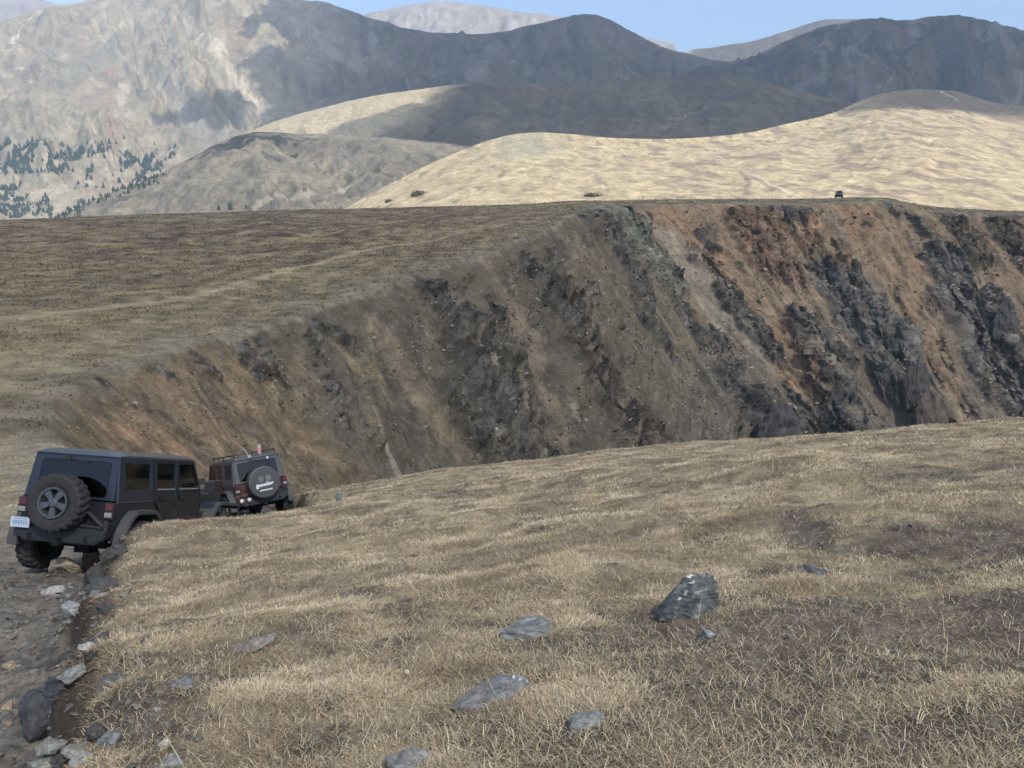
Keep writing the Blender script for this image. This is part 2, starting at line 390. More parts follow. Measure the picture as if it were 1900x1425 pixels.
# plateau from the lip back to its far edge, then down behind
v = np.linspace(0, 1, NPL) ** 1.5
Lq = Cf[:, 0]
PL = Lq[:, None] * (1 - v)[None, :, None] + Fp[:, None] * v[None, :, None]
n1 = fbm(PL[..., 0] / 22, PL[..., 1] / 22, 4, 111); n2 = fbm(PL[..., 0] / 3, PL[..., 1] / 3, 4, 112)
env = np.sin(np.pi * np.clip(v, 0, 1)) ** .7
PL[..., 2] += (.9 * n1 * np.clip(PL[..., 1] / 150, .15, 1) + .10 * n2) * env[None]
olive = np.array([.150,.136,.098])
pc = mix([.168,.143,.100], [.118,.103,.076], sstep(-.35, .4, fbm(PL[..., 0] / 3.0, PL[..., 1] / 9, 5, 113)))
pc = mix(pc, [.25,.215,.135], sstep(.0, .6, fbm(PL[..., 0] / 5, PL[..., 1] / 5, 4, 114)) * sstep(70, 40, PL[..., 1]) * .8)
pc = mix(pc, [.225,.190,.128], sstep(80, 42, PL[..., 1]) * .6)
farm = sstep(95, 135, PL[..., 1] + 18 * fbm(PL[..., 0] / 30, PL[..., 1] / 20, 3, 115)) * sstep(15, -30, PL[..., 0])
heath = sstep(-.12, .32, fbm(PL[..., 0] / 14, PL[..., 1] / 10, 5, 116))
pc = mix(pc, mix([.108,.084,.066], [.072,.057,.048], sstep(-.3, .3, fbm(PL[..., 0] / 4, PL[..., 1] / 4, 4, 117))), farm * (.10 + .90 * heath))
pc = mix(pc, [.20,.172,.11], sstep(.22, .6, fbm(PL[..., 0] / 11 + 7, PL[..., 1] / 6, 5, 118)) * .7)
rim = np.exp(-v * np.linalg.norm((Fp - Lq)[:, None, :2], axis=-1) / 5.0)
pc = mix(pc, mix([.135,.130,.110], [.17,.165,.15], sstep(0, .5, fbm(PL[..., 0] / 2, PL[..., 1] / 4, 4, 119))), rim * .7)
TRAIL = np.array([at(-150,690,52)[:2], at(0,650,62)[:2], at(150,628,70)[:2], at(330,592,80)[:2], at(450,558,93)[:2], at(560,528,108)[:2], at(700,488,128)[:2], at(860,440,152)[:2], at(990,404,178)[:2]])
TRAIL = resample(TRAIL, 60)
tb = np.full(PL.shape[:2], 1e9)
for a, b in zip(TRAIL[:-1], TRAIL[1:]):
    d = b - a; q = np.clip(((PL[..., 0] - a[0]) * d[0] + (PL[..., 1] - a[1]) * d[1]) / (d @ d), 0, 1)
    tb = np.minimum(tb, np.hypot(PL[..., 0] - a[0] - q * d[0], PL[..., 1] - a[1] - q * d[1]))
trail = sstep(1.5, .6, tb + .45 * fbm(PL[..., 0] / 2, PL[..., 1] / 2, 3, 120))
pc = mix(pc, [.31,.262,.19], trail * .45 * sstep(175, 120, PL[..., 1]))
pc = pc * (1 + .40 * fbm(PL[..., 0] * .35, PL[..., 1] * .35, 3, 121))[..., None] * np.array([.90, .855, .775])
back = []
for k, (dy, dz) in enumerate([(6, -1.5), (18, -8), (40, -30)]):
    b = Fp.copy(); dirf = (Fp - lip3.mean(0))[:, :2]; dirf /= np.linalg.norm(dirf, axis=1, keepdims=True)
    b[:, :2] += dirf * dy; b[:, 2] += dz; back.append(b)
allP = np.concatenate([np.stack(back[::-1], 1), PL[:, ::-1], Cf[:, 1:]], 1)
rimc = sstep(1.5, .5, T2 + .9 * fbm(S2 / 1.7, T2, 3, 122))
ccol = mix(ccol, pc[:, :1], rimc * .85)
allC = np.concatenate([np.repeat(pc[:, -1:], 3, 1), pc[:, ::-1], ccol[:, 1:]], 1)
mat_mesa = terrain_mat('mesa_rock_and_turf', [.8, 3.6], .8, .30, .72, 1.30)
mesa = link('mesa', mesh_np('mesa', allP, grid_quads(allP.shape[0], allP.shape[1], True), colors=np.clip(allC, .02, .6)), mat_mesa)
tag(mesa, kind='structure')

def tundra():
    rng = np.random.default_rng(66)
    Pf = PL.reshape(-1, 3); Cf_ = pc.reshape(-1, 3); d = np.hypot(Pf[:, 0], Pf[:, 1])
    px = W / 2 + F * Pf[:, 0] / np.maximum(Pf[:, 1], 1)
    wgt = (px > -120) * (px < 2000) * (Pf[:, 1] > 5) * 1.0
    ca = np.linalg.norm(np.cross(np.gradient(PL, axis=0), np.gradient(PL, axis=1)), axis=-1).ravel(); wgt = wgt * ca / d ** 1.6
    wgt = wgt * (trail.ravel() < .25) * np.clip(.35 + 1.2 * fbm(Pf[:, 0] / 3, Pf[:, 1] / 3, 3, 142), .05, 1); wgt /= wgt.sum()
    i = rng.choice(len(Pf), 50000, p=wgt); n = len(i)
    p = Pf[i] + np.concatenate([rng.normal(0, .35, (n, 2)), np.zeros((n, 1))], 1)
    h = rng.uniform(.04, .14, n) * np.clip(d[i] / 80, .6, 1.5); V = np.zeros((n, 3, 3, 3))
    for k in range(3):
        a = rng.uniform(0, 6.283, n); w = h * rng.uniform(.5, 1.1, n); l = rng.normal(0, .5, (n, 2)) * h[:, None]
        V[:, k, 0] = p + np.stack([np.cos(a) * w, np.sin(a) * w, -.05 + 0 * a], -1); V[:, k, 1] = p - np.stack([np.cos(a) * w, np.sin(a) * w, .05 + 0 * a], -1)
        V[:, k, 2] = p + np.concatenate([l, h[:, None]], 1)
    tone = rng.uniform(.85, 1.35, (n, 1)) * np.array([1.06, 1.04, 1.02])
    me = mesh_np('tundra_tufts', V, None, np.arange(n * 9).reshape(-1, 3), np.repeat(np.clip(Cf_[i] * tone, .02, .6), 9, 0), False)
    tag(link('tundra_tufts', me, mat_mesa), 'low brown tundra tufts over the mesa top', 'tundra', kind='stuff')
tundra()
# free-standing crags at the foot of the cliff
def crag(px, py, wpx, hpx, pts, label, col, seed):
    p = slope_pt(px, py, Cf); D = np.linalg.norm(p)
    CRAGS.append((p, wpx / F * D * .5, hpx / F * D, pts, label, col, seed))
CRAGS = []
crag(1447, 822, 112, 82, [(-1,-.5,-.2),(-1,.6,-.2),(-.85,-.4,.3),(-.62,.0,.62),(-.25,.1,.80),(.0,.0,1.0),(.25,.05,.97),(.42,-.05,.62),(.66,-.2,.36),(1,-.4,-.1),(1,.6,-.2),(.1,-.7,.1),(-.3,-.6,.5),(.2,-.5,.6),(0,.8,.5)], 'big dark pointed crag at the foot of the cliff, behind the grass crest', (.044,.043,.043), 71)
crag(1700, 742, 46, 70, [(-.8,-.5,-.2),(-.8,.5,-.2),(-1,0,.35),(-.6,-.1,.55),(-.8,.1,.8),(-.2,0,1.0),(.6,.1,.95),(.8,-.1,.6),(.5,-.2,.4),(1,-.3,0),(.9,.5,-.2),(0,-.6,.2)], 'narrow dark rock tower in the orange scree right of the pointed crag', (.052,.048,.046), 72)
crag(1727, 785, 60, 62, [(-1,-.5,-.2),(-.9,.5,-.2),(-.9,0,.5),(-.6,0,.9),(-.1,0,1.0),(.3,-.1,.7),(.7,-.1,.45),(1,-.4,-.2),(1,.5,-.2),(0,-.7,.2)], 'brown jointed block just below the narrow rock tower', (.075,.062,.052), 73)
crag(1862, 612, 44, 62, [(-1,-.4,-.2),(-.9,.5,-.2),(-.8,0,.5),(-.3,0,.85),(.1,0,1.0),(.6,0,.7),(.9,-.1,.3),(1,-.4,-.2),(1,.5,-.2),(0,-.7,.3)], 'dark pinnacle high on the cliff near its right end', (.054,.052,.050), 74)
crag(1508, 650, 40, 30, [(-1,-.4,-.2),(-.9,.5,-.2),(-.8,-.1,.5),(-.3,0,.8),(.3,0,1.0),(.8,0,.6),(1,-.4,-.2),(1,.5,-.2),(.1,-.7,.4)], 'ochre faced block below the blue grey rock band', (.125,.102,.076), 75)
crag(1215, 838, 60, 50, [(-1,-.4,-.2),(-.9,.5,-.2),(-.7,-.1,.6),(-.3,0,1.0),(.2,0,.85),(.6,0,.5),(1,-.4,-.2),(1,.5,-.2),(.1,-.7,.3)], 'brown broken crag just above the grass crest left of the pointed crag', (.070,.056,.046), 76)
# ------------------------------------------------------------------ far hills and mountains
def ridge(name, crest, foot, nu, nv, mat, colour, gully=.0, gl=200., rough=.0, rl=100., back=.6, prof=1.0, lean=0.0, bnv=24, crough=.12, marks=()):
    """crest, foot: lists of (px, py, forward distance); a slope between them and a far side behind the crest"""
    C = resample([at(*p) for p in crest], nu); Ft = resample([at(*p) for p in foot], nu)
    v = np.linspace(0, 1, nv)
    P = C[:, None] * (1 - v)[None, :, None] + Ft[:, None] * v[None, :, None]
    P[..., 2] = C[:, 2][:, None] + (Ft[:, 2] - C[:, 2])[:, None] * (v ** prof)[None]
    al = np.concatenate([[0], np.cumsum(np.linalg.norm(np.diff(C[:, :2], axis=0), axis=1))])
    dn = np.linalg.norm((Ft - C)[:, :2], axis=1)
    U = al[:, None] + lean * (dn[:, None] * v[None]); Vv = dn[:, None] * v[None]
    env = sstep(0, .12, v) * sstep(1.02, .8, v); env = env[None] * (1 - crough) + crough
    if gully:
        g = ridged((U + .35 * gl * fbm(U / gl / 1.5, Vv / gl / 1.5, 3, 5)) / gl, Vv / gl / 4.5, 4, 6) - .5
        P[..., 2] += g * gully * env
    if rough:
        P[..., 2] += rough * fbm(P[..., 0] / rl, P[..., 1] / rl, 6, 9) * env
    col = colour(P, U, Vv, v)
    for (line, wpx, kc, am) in marks:
        q3 = [slope_pt(px, py, P) for px, py in line]
        wm = wpx / F * q3[0][1] * .5; dd = np.full(P.shape[:2], 1e9)
        for a, b in zip(q3[:-1], q3[1:]):
            e = b - a; tq = np.clip(((P - a) @ e) / (e @ e + 1e-9), 0, 1)
            dd = np.minimum(dd, np.linalg.norm(P - a - tq[..., None] * e, axis=-1))
        col = mix(col, kc, sstep(1.35, .55, dd / wm + .8 * fbm(U / (wm * .9), Vv / (wm * 3.5), 5, 331)) * am)
    # far side
    bv = np.linspace(1, 0, bnv)[:-1]
    d = (C - Ft)[:, :2]
    B = np.zeros((nu, bnv - 1, 3))
    B[..., :2] = P[:, 0, :2][:, None] + d[:, None] * (bv * back)[None, :, None]
    B[..., 2] = P[:, 0, 2][:, None] - ((P[:, 0, 2] - Ft[:, 2])[:, None]) * (bv ** 1.3)[None]
    B[..., 2] += rough * fbm(B[..., 0] / rl, B[..., 1] / rl, 4, 9) * bv[None]
    allp = np.concatenate([B, P], 1); allc = np.concatenate([np.repeat(col[:, :1], bnv - 1, 1), col], 1)
    o = link(name, mesh_np(name, allp, grid_quads(allp.shape[0], allp.shape[1], True), colors=np.clip(allc, .015, .7)), mat)
    tag(o, kind='structure')
    return o, C, Ft, P

mat_far = terrain_mat('mountain_slope', [.025, .11], .7, 7, .80, 1.22)
mat_mid = terrain_mat('hill_turf', [.12, .5], .6, 1.0, .74, 1.28)

def scree(P, U, V, v, seed, turf, stone, pale, ls, amt=.5, pamt=.5):
    c = mix(turf, stone, sstep(-.35, .35, fbm(P[..., 0] / ls, P[..., 1] / ls, 5, seed)) * amt)
    wU = U + ls * .35 * fbm(U / ls, V / ls, 3, seed + 3)
    c = mix(c, pale, sstep(.25, .7, fbm(wU / (ls * .38), V / (ls * 2.2), 4, seed + 1)) * pamt)
    return c * (1 + .28 * fbm(P[..., 0] / (ls * .12), P[..., 1] / (ls * .2), 5, seed + 2))[..., None]

# far pale peaks
ridge('mountain', [(560,70,4700),(640,40,4700),(690,24,4600),(740,14,4600),(800,5,4600),(850,4,4600),(900,12,4600),(960,22,4600),(1040,31,4600),(1120,52,4600),(1250,80,4600)],
      [(500,330,3400),(1300,330,3400)], 260, 90, mat_far,
      lambda P, U, V, v: scree(P, U, V, v, 200, (.30,.26,.21), (.38,.33,.28), (.42,.38,.33), 300), 90, 260, 30, 150)
ridge('mountain', [(-500,10,4400),(-200,-20,4400),(-40,-30,4400),(60,-5,4400),(140,20,4400),(260,60,4400)],
      [(-500,330,3300),(300,330,3300)], 160, 70, mat_far,
      lambda P, U, V, v: scree(P, U, V, v, 210, (.25,.20,.17), (.30,.24,.20), (.34,.28,.24), 300), 80, 260, 30, 150)
def c_blue(P, U, V, v):
    c = scree(P, U, V, v, 220, (.15,.13,.10), (.12,.11,.10), (.2,.18,.15), 260, .6, .25)
    return mix(c, [.42,.37,.31], (sstep(760, 690, P[..., 0] + 90 * fbm(P[..., 0] / 150, P[..., 2] / 90, 3, 225)))[...] * .9)  # sunlit left end put into the colour
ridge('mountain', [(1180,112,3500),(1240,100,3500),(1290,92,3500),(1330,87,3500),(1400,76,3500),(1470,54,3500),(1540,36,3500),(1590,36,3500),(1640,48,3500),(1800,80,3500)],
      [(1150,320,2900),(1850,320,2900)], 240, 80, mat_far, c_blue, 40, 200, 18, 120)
# big mountain on the left, running on as the dark ridge
def c_big(P, U, V, v):
    c = scree(P, U, V, v, 230, (.300,.258,.182), (.235,.208,.158), (.36,.30,.215), 300, .75, .5)
    px = W / 2 + F * P[..., 0] / P[..., 1]
    gl_ = ridged((U + 90 * fbm(U / 300, V / 300, 3, 236)) / 210, V / 1200, 3, 237)
    c = mix(c, [.26,.195,.145], sstep(.66, .9, gl_) * .5)
    c = mix(c, [.42,.36,.25], sstep(.5, .8, fbm(U / 55, V / 240, 4, 238)) * .6)
    dark = sstep(-640, -330, P[..., 0] + 120 * fbm(P[..., 0] / 300, P[..., 1] / 300, 3, 239))  # darker rock, with the cloud's shade also put into the colour
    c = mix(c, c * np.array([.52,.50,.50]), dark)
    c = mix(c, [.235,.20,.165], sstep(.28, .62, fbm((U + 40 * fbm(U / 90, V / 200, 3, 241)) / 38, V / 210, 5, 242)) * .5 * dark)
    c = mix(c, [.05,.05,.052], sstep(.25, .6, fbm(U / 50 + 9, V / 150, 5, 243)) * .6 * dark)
    return c
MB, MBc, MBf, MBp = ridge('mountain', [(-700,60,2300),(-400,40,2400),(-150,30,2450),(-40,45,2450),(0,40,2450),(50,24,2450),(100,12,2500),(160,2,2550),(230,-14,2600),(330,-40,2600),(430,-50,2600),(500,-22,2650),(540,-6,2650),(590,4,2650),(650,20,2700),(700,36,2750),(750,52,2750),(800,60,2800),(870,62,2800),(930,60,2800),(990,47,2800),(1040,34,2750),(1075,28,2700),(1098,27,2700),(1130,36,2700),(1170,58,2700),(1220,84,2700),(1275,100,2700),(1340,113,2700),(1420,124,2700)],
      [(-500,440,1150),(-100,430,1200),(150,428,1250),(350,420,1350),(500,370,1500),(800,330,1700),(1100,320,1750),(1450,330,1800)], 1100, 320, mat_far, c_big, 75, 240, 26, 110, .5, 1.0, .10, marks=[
          ([(385,60),(412,112),(442,152),(474,195),(495,224)], 18, (.46,.39,.29), .9), ([(345,38),(390,95)], 22, (.42,.36,.27), .7), ([(400,72),(420,96)], 8, (.48,.42,.33), .9),
          ([(206,125),(193,180),(205,225),(218,258)], 26, (.27,.195,.15), .8), ([(245,50),(262,100),(232,165),(215,220)], 14, (.40,.33,.25), .8), ([(18,80),(55,34)], 12, (.46,.41,.32), .9),
          ([(26,128),(42,127)], 8, (.46,.41,.32), .9), ([(54,150),(66,149)], 7, (.46,.41,.32), .9), ([(228,160),(231,170)], 9, (.44,.38,.29), .9), ([(0,150),(60,120),(130,60)], 30, (.17,.165,.14), .5),
          ([(110,160),(150,120),(230,60)], 40, (.19,.185,.155), .5), ([(300,120),(340,180),(380,240)], 50, (.19,.185,.16), .45), ([(690,45),(692,80),(697,115)], 14, (.27,.25,.22), .8),
          ([(655,78),(640,110)], 8, (.21,.18,.15), .6), ([(925,82),(895,120),(880,150)], 34, (.24,.205,.18), .7), ([(1130,60),(1150,70)], 26, (.22,.17,.15), .6), ([(1060,85),(1045,115)], 8, (.22,.2,.18), .6), ([(1150,140),(1165,152)], 20, (.22,.18,.15), .7)])
MR, MRc, MRf, MRp = ridge('mountain', [(1150,170,2300),(1240,140,2300),(1340,118,2300),(1370,112,2300),(1400,104,2300),(1440,86,2300),(1480,70,2300),(1530,50,2300),(1560,45,2300),(1590,40,2300),(1620,36,2280),(1640,34,2280),(1665,37,2270),(1690,35,2260),(1725,30,2250),(1780,31,2250),(1840,42,2250),(1900,60,2250),(1980,84,2250),(2200,130,2250)],
      [(1100,340,1500),(1400,340,1450),(1700,330,1400),(2250,340,1400)], 620, 240, mat_far,
      lambda P, U, V, v: scree(P, U, V, v, 250, (.128,.108,.078), (.074,.070,.064), (.255,.225,.18), 150, .85, .75), 80, 220, 30, 110, .5, 1.0, .06, marks=[
          ([(1580,88),(1590,130),(1600,178)], 40, (.22,.2,.18), .5), ([(1650,85),(1668,110)], 16, (.22,.2,.185), .7), ([(1690,42),(1697,62)], 18, (.22,.2,.18), .7), ([(1480,168),(1520,150),(1545,148)], 26, (.21,.195,.18), .5),
          ([(1840,52),(1880,95),(1905,130)], 22, (.21,.18,.145), .7), ([(1440,100),(1420,140)], 30, (.075,.078,.08), .7), ([(1760,90),(1800,150)], 60, (.07,.073,.078), .7)])
# middle ridge
def c_mid(P, U, V, v):
    c = scree(P, U, V, v, 260, (.120,.100,.074), (.085,.075,.062), (.17,.145,.11), 120, .85, .4)
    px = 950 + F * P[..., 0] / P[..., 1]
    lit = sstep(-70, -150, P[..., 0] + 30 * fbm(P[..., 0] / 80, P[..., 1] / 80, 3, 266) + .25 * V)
    c = mix(c, [.40,.335,.22], lit * .9)  # pale colour stands in for sun on the left crest
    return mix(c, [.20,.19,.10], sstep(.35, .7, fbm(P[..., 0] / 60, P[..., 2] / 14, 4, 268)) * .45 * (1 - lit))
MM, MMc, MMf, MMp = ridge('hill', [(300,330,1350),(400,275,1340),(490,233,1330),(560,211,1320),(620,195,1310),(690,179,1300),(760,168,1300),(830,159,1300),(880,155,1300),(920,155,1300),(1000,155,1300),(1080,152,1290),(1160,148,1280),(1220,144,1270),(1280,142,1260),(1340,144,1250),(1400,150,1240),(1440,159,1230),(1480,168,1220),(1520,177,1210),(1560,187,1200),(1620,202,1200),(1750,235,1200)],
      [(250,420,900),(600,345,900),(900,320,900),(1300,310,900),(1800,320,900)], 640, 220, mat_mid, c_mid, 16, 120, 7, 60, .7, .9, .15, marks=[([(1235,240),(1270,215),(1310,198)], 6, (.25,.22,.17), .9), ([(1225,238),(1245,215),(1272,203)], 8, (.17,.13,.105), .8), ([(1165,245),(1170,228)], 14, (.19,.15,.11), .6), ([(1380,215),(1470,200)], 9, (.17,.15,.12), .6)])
# left middle hill with rocky head
def c_left(P, U, V, v):
    c = scree(P, U, V, v, 270, (.235,.205,.150), (.165,.150,.120), (.29,.255,.185), 70, .85, .5)
    hx = (P[..., 0] + 285) / 55; hz = (V - 25) / 60
    head = np.exp(-(hx * hx + hz * hz)) + .8 * np.exp(-(((P[..., 0] + 200) / 28) ** 2 + ((V - 60) / 40) ** 2))
    rk = sstep(.55, .9, head + .5 * fbm(P[..., 0] / 14, P[..., 1] / 14, 5, 276))
    c = mix(c, [.035,.040,.037], rk * .95)
    gr = sstep(.3, .7, fbm(U / 20, V / 60, 4, 277)); c = mix(c, [.10,.105,.085], gr * .5)
    return c * .80
ML, MLc, MLf, MLp = ridge('hill', [(-100,470,760),(60,420,790),(120,396,800),(170,374,810),(220,352,815),(270,334,820),(320,310,830),(370,284,840),(420,260,850),(455,249,855),(490,245,860),(540,247,860),(600,250,860),(680,254,860),(760,259,860),(830,266,860),(900,276,860),(1000,300,860)],
      [(-100,560,480),(200,520,480),(500,470,470),(1000,420,450)], 520, 200, mat_mid, c_left, 13, 60, 6, 40, .8, .95, -.25, marks=[
          ([(455,252),(500,258),(530,272)], 26, (.035,.04,.037), .95), ([(535,258),(550,262)], 14, (.03,.035,.032), .95), ([(430,262),(400,290)], 14, (.06,.065,.058), .8), ([(358,300),(350,335)], 9, (.04,.043,.036), .9), ([(470,285),(520,300)], 18, (.06,.065,.06), .85),
          ([(630,285),(660,295)], 44, (.10,.115,.095), .85), ([(725,312),(790,318)], 18, (.14,.12,.095), .8), ([(560,275),(700,300),(800,280)], 60, (.165,.145,.115), .7), ([(480,380),(560,360),(640,350)], 26, (.28,.25,.19), .8), ([(300,370),(380,330)], 40, (.15,.14,.12), .6)])  # grey-brown upper right and pale foot carry the hill's half shade as colour
# sunlit tan hill on the right
mat_tan = terrain_mat('tan_hill_turf', [.10, .4], .3, 1.0, .80, 1.22, (1, .5, 1))
def c_tan(P, U, V, v):
    c = scree(P, U, V, v, 280, (.378,.312,.192), (.330,.265,.165), (.415,.350,.230), 60, .7, .5)
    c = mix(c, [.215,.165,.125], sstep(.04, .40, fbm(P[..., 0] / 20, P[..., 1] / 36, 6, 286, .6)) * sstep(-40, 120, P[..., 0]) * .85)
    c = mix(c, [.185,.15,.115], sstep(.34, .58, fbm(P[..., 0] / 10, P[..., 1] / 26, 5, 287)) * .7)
    c = mix(c, [.165,.135,.105], sstep(110, 70, V + 14 * fbm(P[..., 0] / 40, P[..., 1] / 40, 3, 289)) * sstep(300, 380, P[..., 0]) * .85)  # brown knoll top; cloud shade deepened through its colour
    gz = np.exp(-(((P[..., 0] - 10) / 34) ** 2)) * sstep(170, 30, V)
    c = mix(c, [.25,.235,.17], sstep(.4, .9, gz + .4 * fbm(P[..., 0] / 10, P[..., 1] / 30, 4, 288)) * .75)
    return c
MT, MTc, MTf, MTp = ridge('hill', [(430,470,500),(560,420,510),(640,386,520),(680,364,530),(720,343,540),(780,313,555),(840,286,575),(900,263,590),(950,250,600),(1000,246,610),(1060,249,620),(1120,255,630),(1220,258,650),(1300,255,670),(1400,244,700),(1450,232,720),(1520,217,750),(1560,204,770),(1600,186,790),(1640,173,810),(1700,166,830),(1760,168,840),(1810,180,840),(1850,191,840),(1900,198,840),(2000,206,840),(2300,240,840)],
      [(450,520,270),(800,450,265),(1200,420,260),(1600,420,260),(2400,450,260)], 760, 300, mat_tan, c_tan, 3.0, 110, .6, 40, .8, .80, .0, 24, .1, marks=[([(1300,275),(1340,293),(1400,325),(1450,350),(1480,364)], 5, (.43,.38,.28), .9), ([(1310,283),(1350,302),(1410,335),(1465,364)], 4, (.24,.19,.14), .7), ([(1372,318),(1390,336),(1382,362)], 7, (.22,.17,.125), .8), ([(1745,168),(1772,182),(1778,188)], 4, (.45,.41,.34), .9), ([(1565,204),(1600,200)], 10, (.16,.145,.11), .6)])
# ground under it all
def plain():
    n = 60
    xs = np.linspace(-9000, 9000, n); ys = np.linspace(-3000, 12000, n)
    X, Y = np.meshgrid(xs, ys); Z = -112 + 6 * fbm(X / 900, Y / 900, 3, 300)
    o = link('ground', mesh_np('ground', np.stack([X, Y, Z], -1), grid_quads(n, n), colors=mix([.15,.13,.09], [.12,.11,.08], sstep(-.4, .4, fbm(X / 500, Y / 500, 4, 301)))), mat_far)
    tag(o, kind='structure')
plain()
# ------------------------------------------------------------------ light, sky, air, clouds
EL, AZS = R(47), R(152)      # sun behind the right shoulder
SUN = np.array([math.sin(AZS) * math.cos(EL), math.cos(AZS) * math.cos(EL), math.sin(EL)])
sd_ = bpy.data.lights.new('sun', 'SUN'); sd_.energy = 2.7; sd_.angle = R(.53); sd_.color = (1.0, .95, .86)
so = bpy.data.objects.new('sun', sd_); COL.objects.link(so)
so.rotation_euler = Vector(-SUN).to_track_quat('-Z', 'Y').to_euler()
wd = bpy.data.worlds.new('World'); SC.world = wd; wd.use_nodes = True
wn = wd.node_tree; wn.nodes.clear()
sky = wn.nodes.new('ShaderNodeTexSky'); sky.sky_type = 'NISHITA'; sky.sun_disc = False
sky.sun_elevation = EL; sky.sun_rotation = AZS; sky.altitude = 300; sky.air_density = 1.0; sky.dust_density = 2.0; sky.ozone_density = .6
bg = wn.nodes.new('ShaderNodeBackground'); bg.inputs['Strength'].default_value = .15
wo = wn.nodes.new('ShaderNodeOutputWorld')
wn.links.new(sky.outputs[0], bg.inputs[0]); wn.links.new(bg.outputs[0], wo.inputs[0])

def haze(density):
    bm = bmesh.new()
    lo, hi = (-8900, -2900, -120), (8900, 11900, 1640)
    bmesh.ops.create_cube(bm, size=1)
    for v in bm.verts:
        v.co = [lo[i] + (v.co[i] + .5) * (hi[i] - lo[i]) for i in range(3)]
    me = bpy.data.meshes.new('haze'); bm.to_mesh(me); bm.free()
    m, nt, out = new_mat('haze_air')
    pv = nt.nodes.new('ShaderNodeVolumePrincipled')
    pv.inputs['Color'].default_value = (.60, .78, 1, 1); pv.inputs['Density'].default_value = density
    pv.inputs['Density Attribute'].default_value = ''
    nt.links.new(pv.outputs[0], out.inputs['Volume'])
    tag(link('haze', me, m), kind='stuff')
haze(1.9e-4)

HC = 1800.0
def up_to_cloud(P):
    P = np.asarray(P, float)
    return (P + SUN * ((HC - P[2]) / SUN[2]))[:2]

def cloud_mat(name, thru):
    m, nt, out = new_mat(name)
    d = N(nt, 'ShaderNodeBsdfDiffuse'); d.inputs['Color'].default_value = (.9, .9, .92, 1)
    t = N(nt, 'ShaderNodeBsdfTranslucent'); t.inputs['Color'].default_value = (.9, .9, .92, 1)
    a = N(nt, 'ShaderNodeMixShader'); a.inputs[0].default_value = .5
    nt.links.new(d.outputs[0], a.inputs[1]); nt.links.new(t.outputs[0], a.inputs[2])
    tr = N(nt, 'ShaderNodeBsdfTransparent')
    b = N(nt, 'ShaderNodeMixShader'); b.inputs[0].default_value = 1 - thru
    nt.links.new(tr.outputs[0], b.inputs[1]); nt.links.new(a.outputs[0], b.inputs[2])
    nt.links.new(b.outputs[0], out.inputs['Surface'])
    return m

def cloud(poly, mat, cell=12., thick=90., wob=25., seed=0):
    """flat-bottomed cumulus over the outline poly (cloud-plane metres)"""
    poly = np.asarray(poly, float)
    lo, hi = poly.min(0) - 60, poly.max(0) + 60
    xs = np.arange(lo[0], hi[0], cell); ys = np.arange(lo[1], hi[1], cell)
    X, Y = np.meshgrid(xs, ys)
    Xw = X + wob * fbm(X / 130, Y / 130, 4, 400 + seed); Yw = Y + wob * fbm(X / 130 + 50, Y / 130, 4, 410 + seed)
    ins = np.zeros(X.shape, bool); dist = np.full(X.shape, 1e9)
    n = len(poly)
    for i in range(n):
        a, b = poly[i], poly[(i + 1) % n]
        c = ((a[1] > Yw) != (b[1] > Yw)) & (Xw < (b[0] - a[0]) * (Yw - a[1]) / (b[1] - a[1] + 1e-12) + a[0])
        ins ^= c
        d = b - a; q = np.clip(((Xw - a[0]) * d[0] + (Yw - a[1]) * d[1]) / (d @ d + 1e-9), 0, 1)
        dist = np.minimum(dist, np.hypot(Xw - a[0] - q * d[0], Yw - a[1] - q * d[1]))
    t = np.where(ins, np.sqrt(np.minimum(dist, 160) / 160), 0)
    top = HC + thick * t * (1 + .5 * fbm(X / 60, Y / 60, 4, 420 + seed)) + 1
    bot = HC - 12 * t * (1 + .4 * fbm(X / 40, Y / 40, 3, 430 + seed)) - 1
    q = grid_quads(*X.shape); keep = ins.ravel()[q].any(1); q = q[keep]
    nv = X.size
    V = np.concatenate([np.stack([X, Y, top], -1).reshape(-1, 3), np.stack([X, Y, bot], -1).reshape(-1, 3)])
    used = np.zeros(nv * 2, bool); Q = np.concatenate([q, q[:, ::-1] + nv])
    # side walls
    e = {}
    for f in q:
        for k in range(4):
            a, b = f[k], f[(k + 1) % 4]
            if (b, a) in e: del e[(b, a)]
            else: e[(a, b)] = 1
    side = np.array([[b, a, a + nv, b + nv] for a, b in e], int).reshape(-1, 4)
    Q = np.concatenate([Q, side]); used[Q.ravel()] = True
    idx = np.cumsum(used) - 1
    o = link('cloud', mesh_np('cloud', V[used], idx[Q]), mat)
    tag(o, kind='stuff')
    return o

cm_near = cloud_mat('cloud_thin', .86); cm_far = cloud_mat('cloud_thick', .27)
# over the hillside, track and mesa
cloud([up_to_cloud(p) for p in [(-330,-160,0),(330,-160,0),(360,120,0),(330,232,0),(60,243,5),(-120,246,8),(-360,236,0),(-420,60,0)]], cm_near, 10, 110, 14, 1)
# over the dark mountains
b1 = [slope_pt(px, py, MBp) for px, py in [(505,0),(470,30),(450,62),(520,62),(545,85),(505,100),(455,118),(470,150),(505,185),(495,228),(560,260)]]
cloud([up_to_cloud(p) for p in b1] + [up_to_cloud((-260,1480,100)), up_to_cloud((300,1450,100)), up_to_cloud((1150,1250,60)), up_to_cloud((1900,1300,60)), up_to_cloud((2200,2500,500)), up_to_cloud((1400,3050,500)), up_to_cloud((200,3150,600)), up_to_cloud((-600,3050,800))], cm_far, 20, 160, 26, 2)
b2 = [slope_pt(px, py, MBp) for px, py in [(285,214),(340,203),(370,172),(410,163),(445,180),(465,212),(450,240),(395,246),(345,228)]]
cloud([up_to_cloud(p) for p in b2], cm_far, 10, 50, 20, 3)
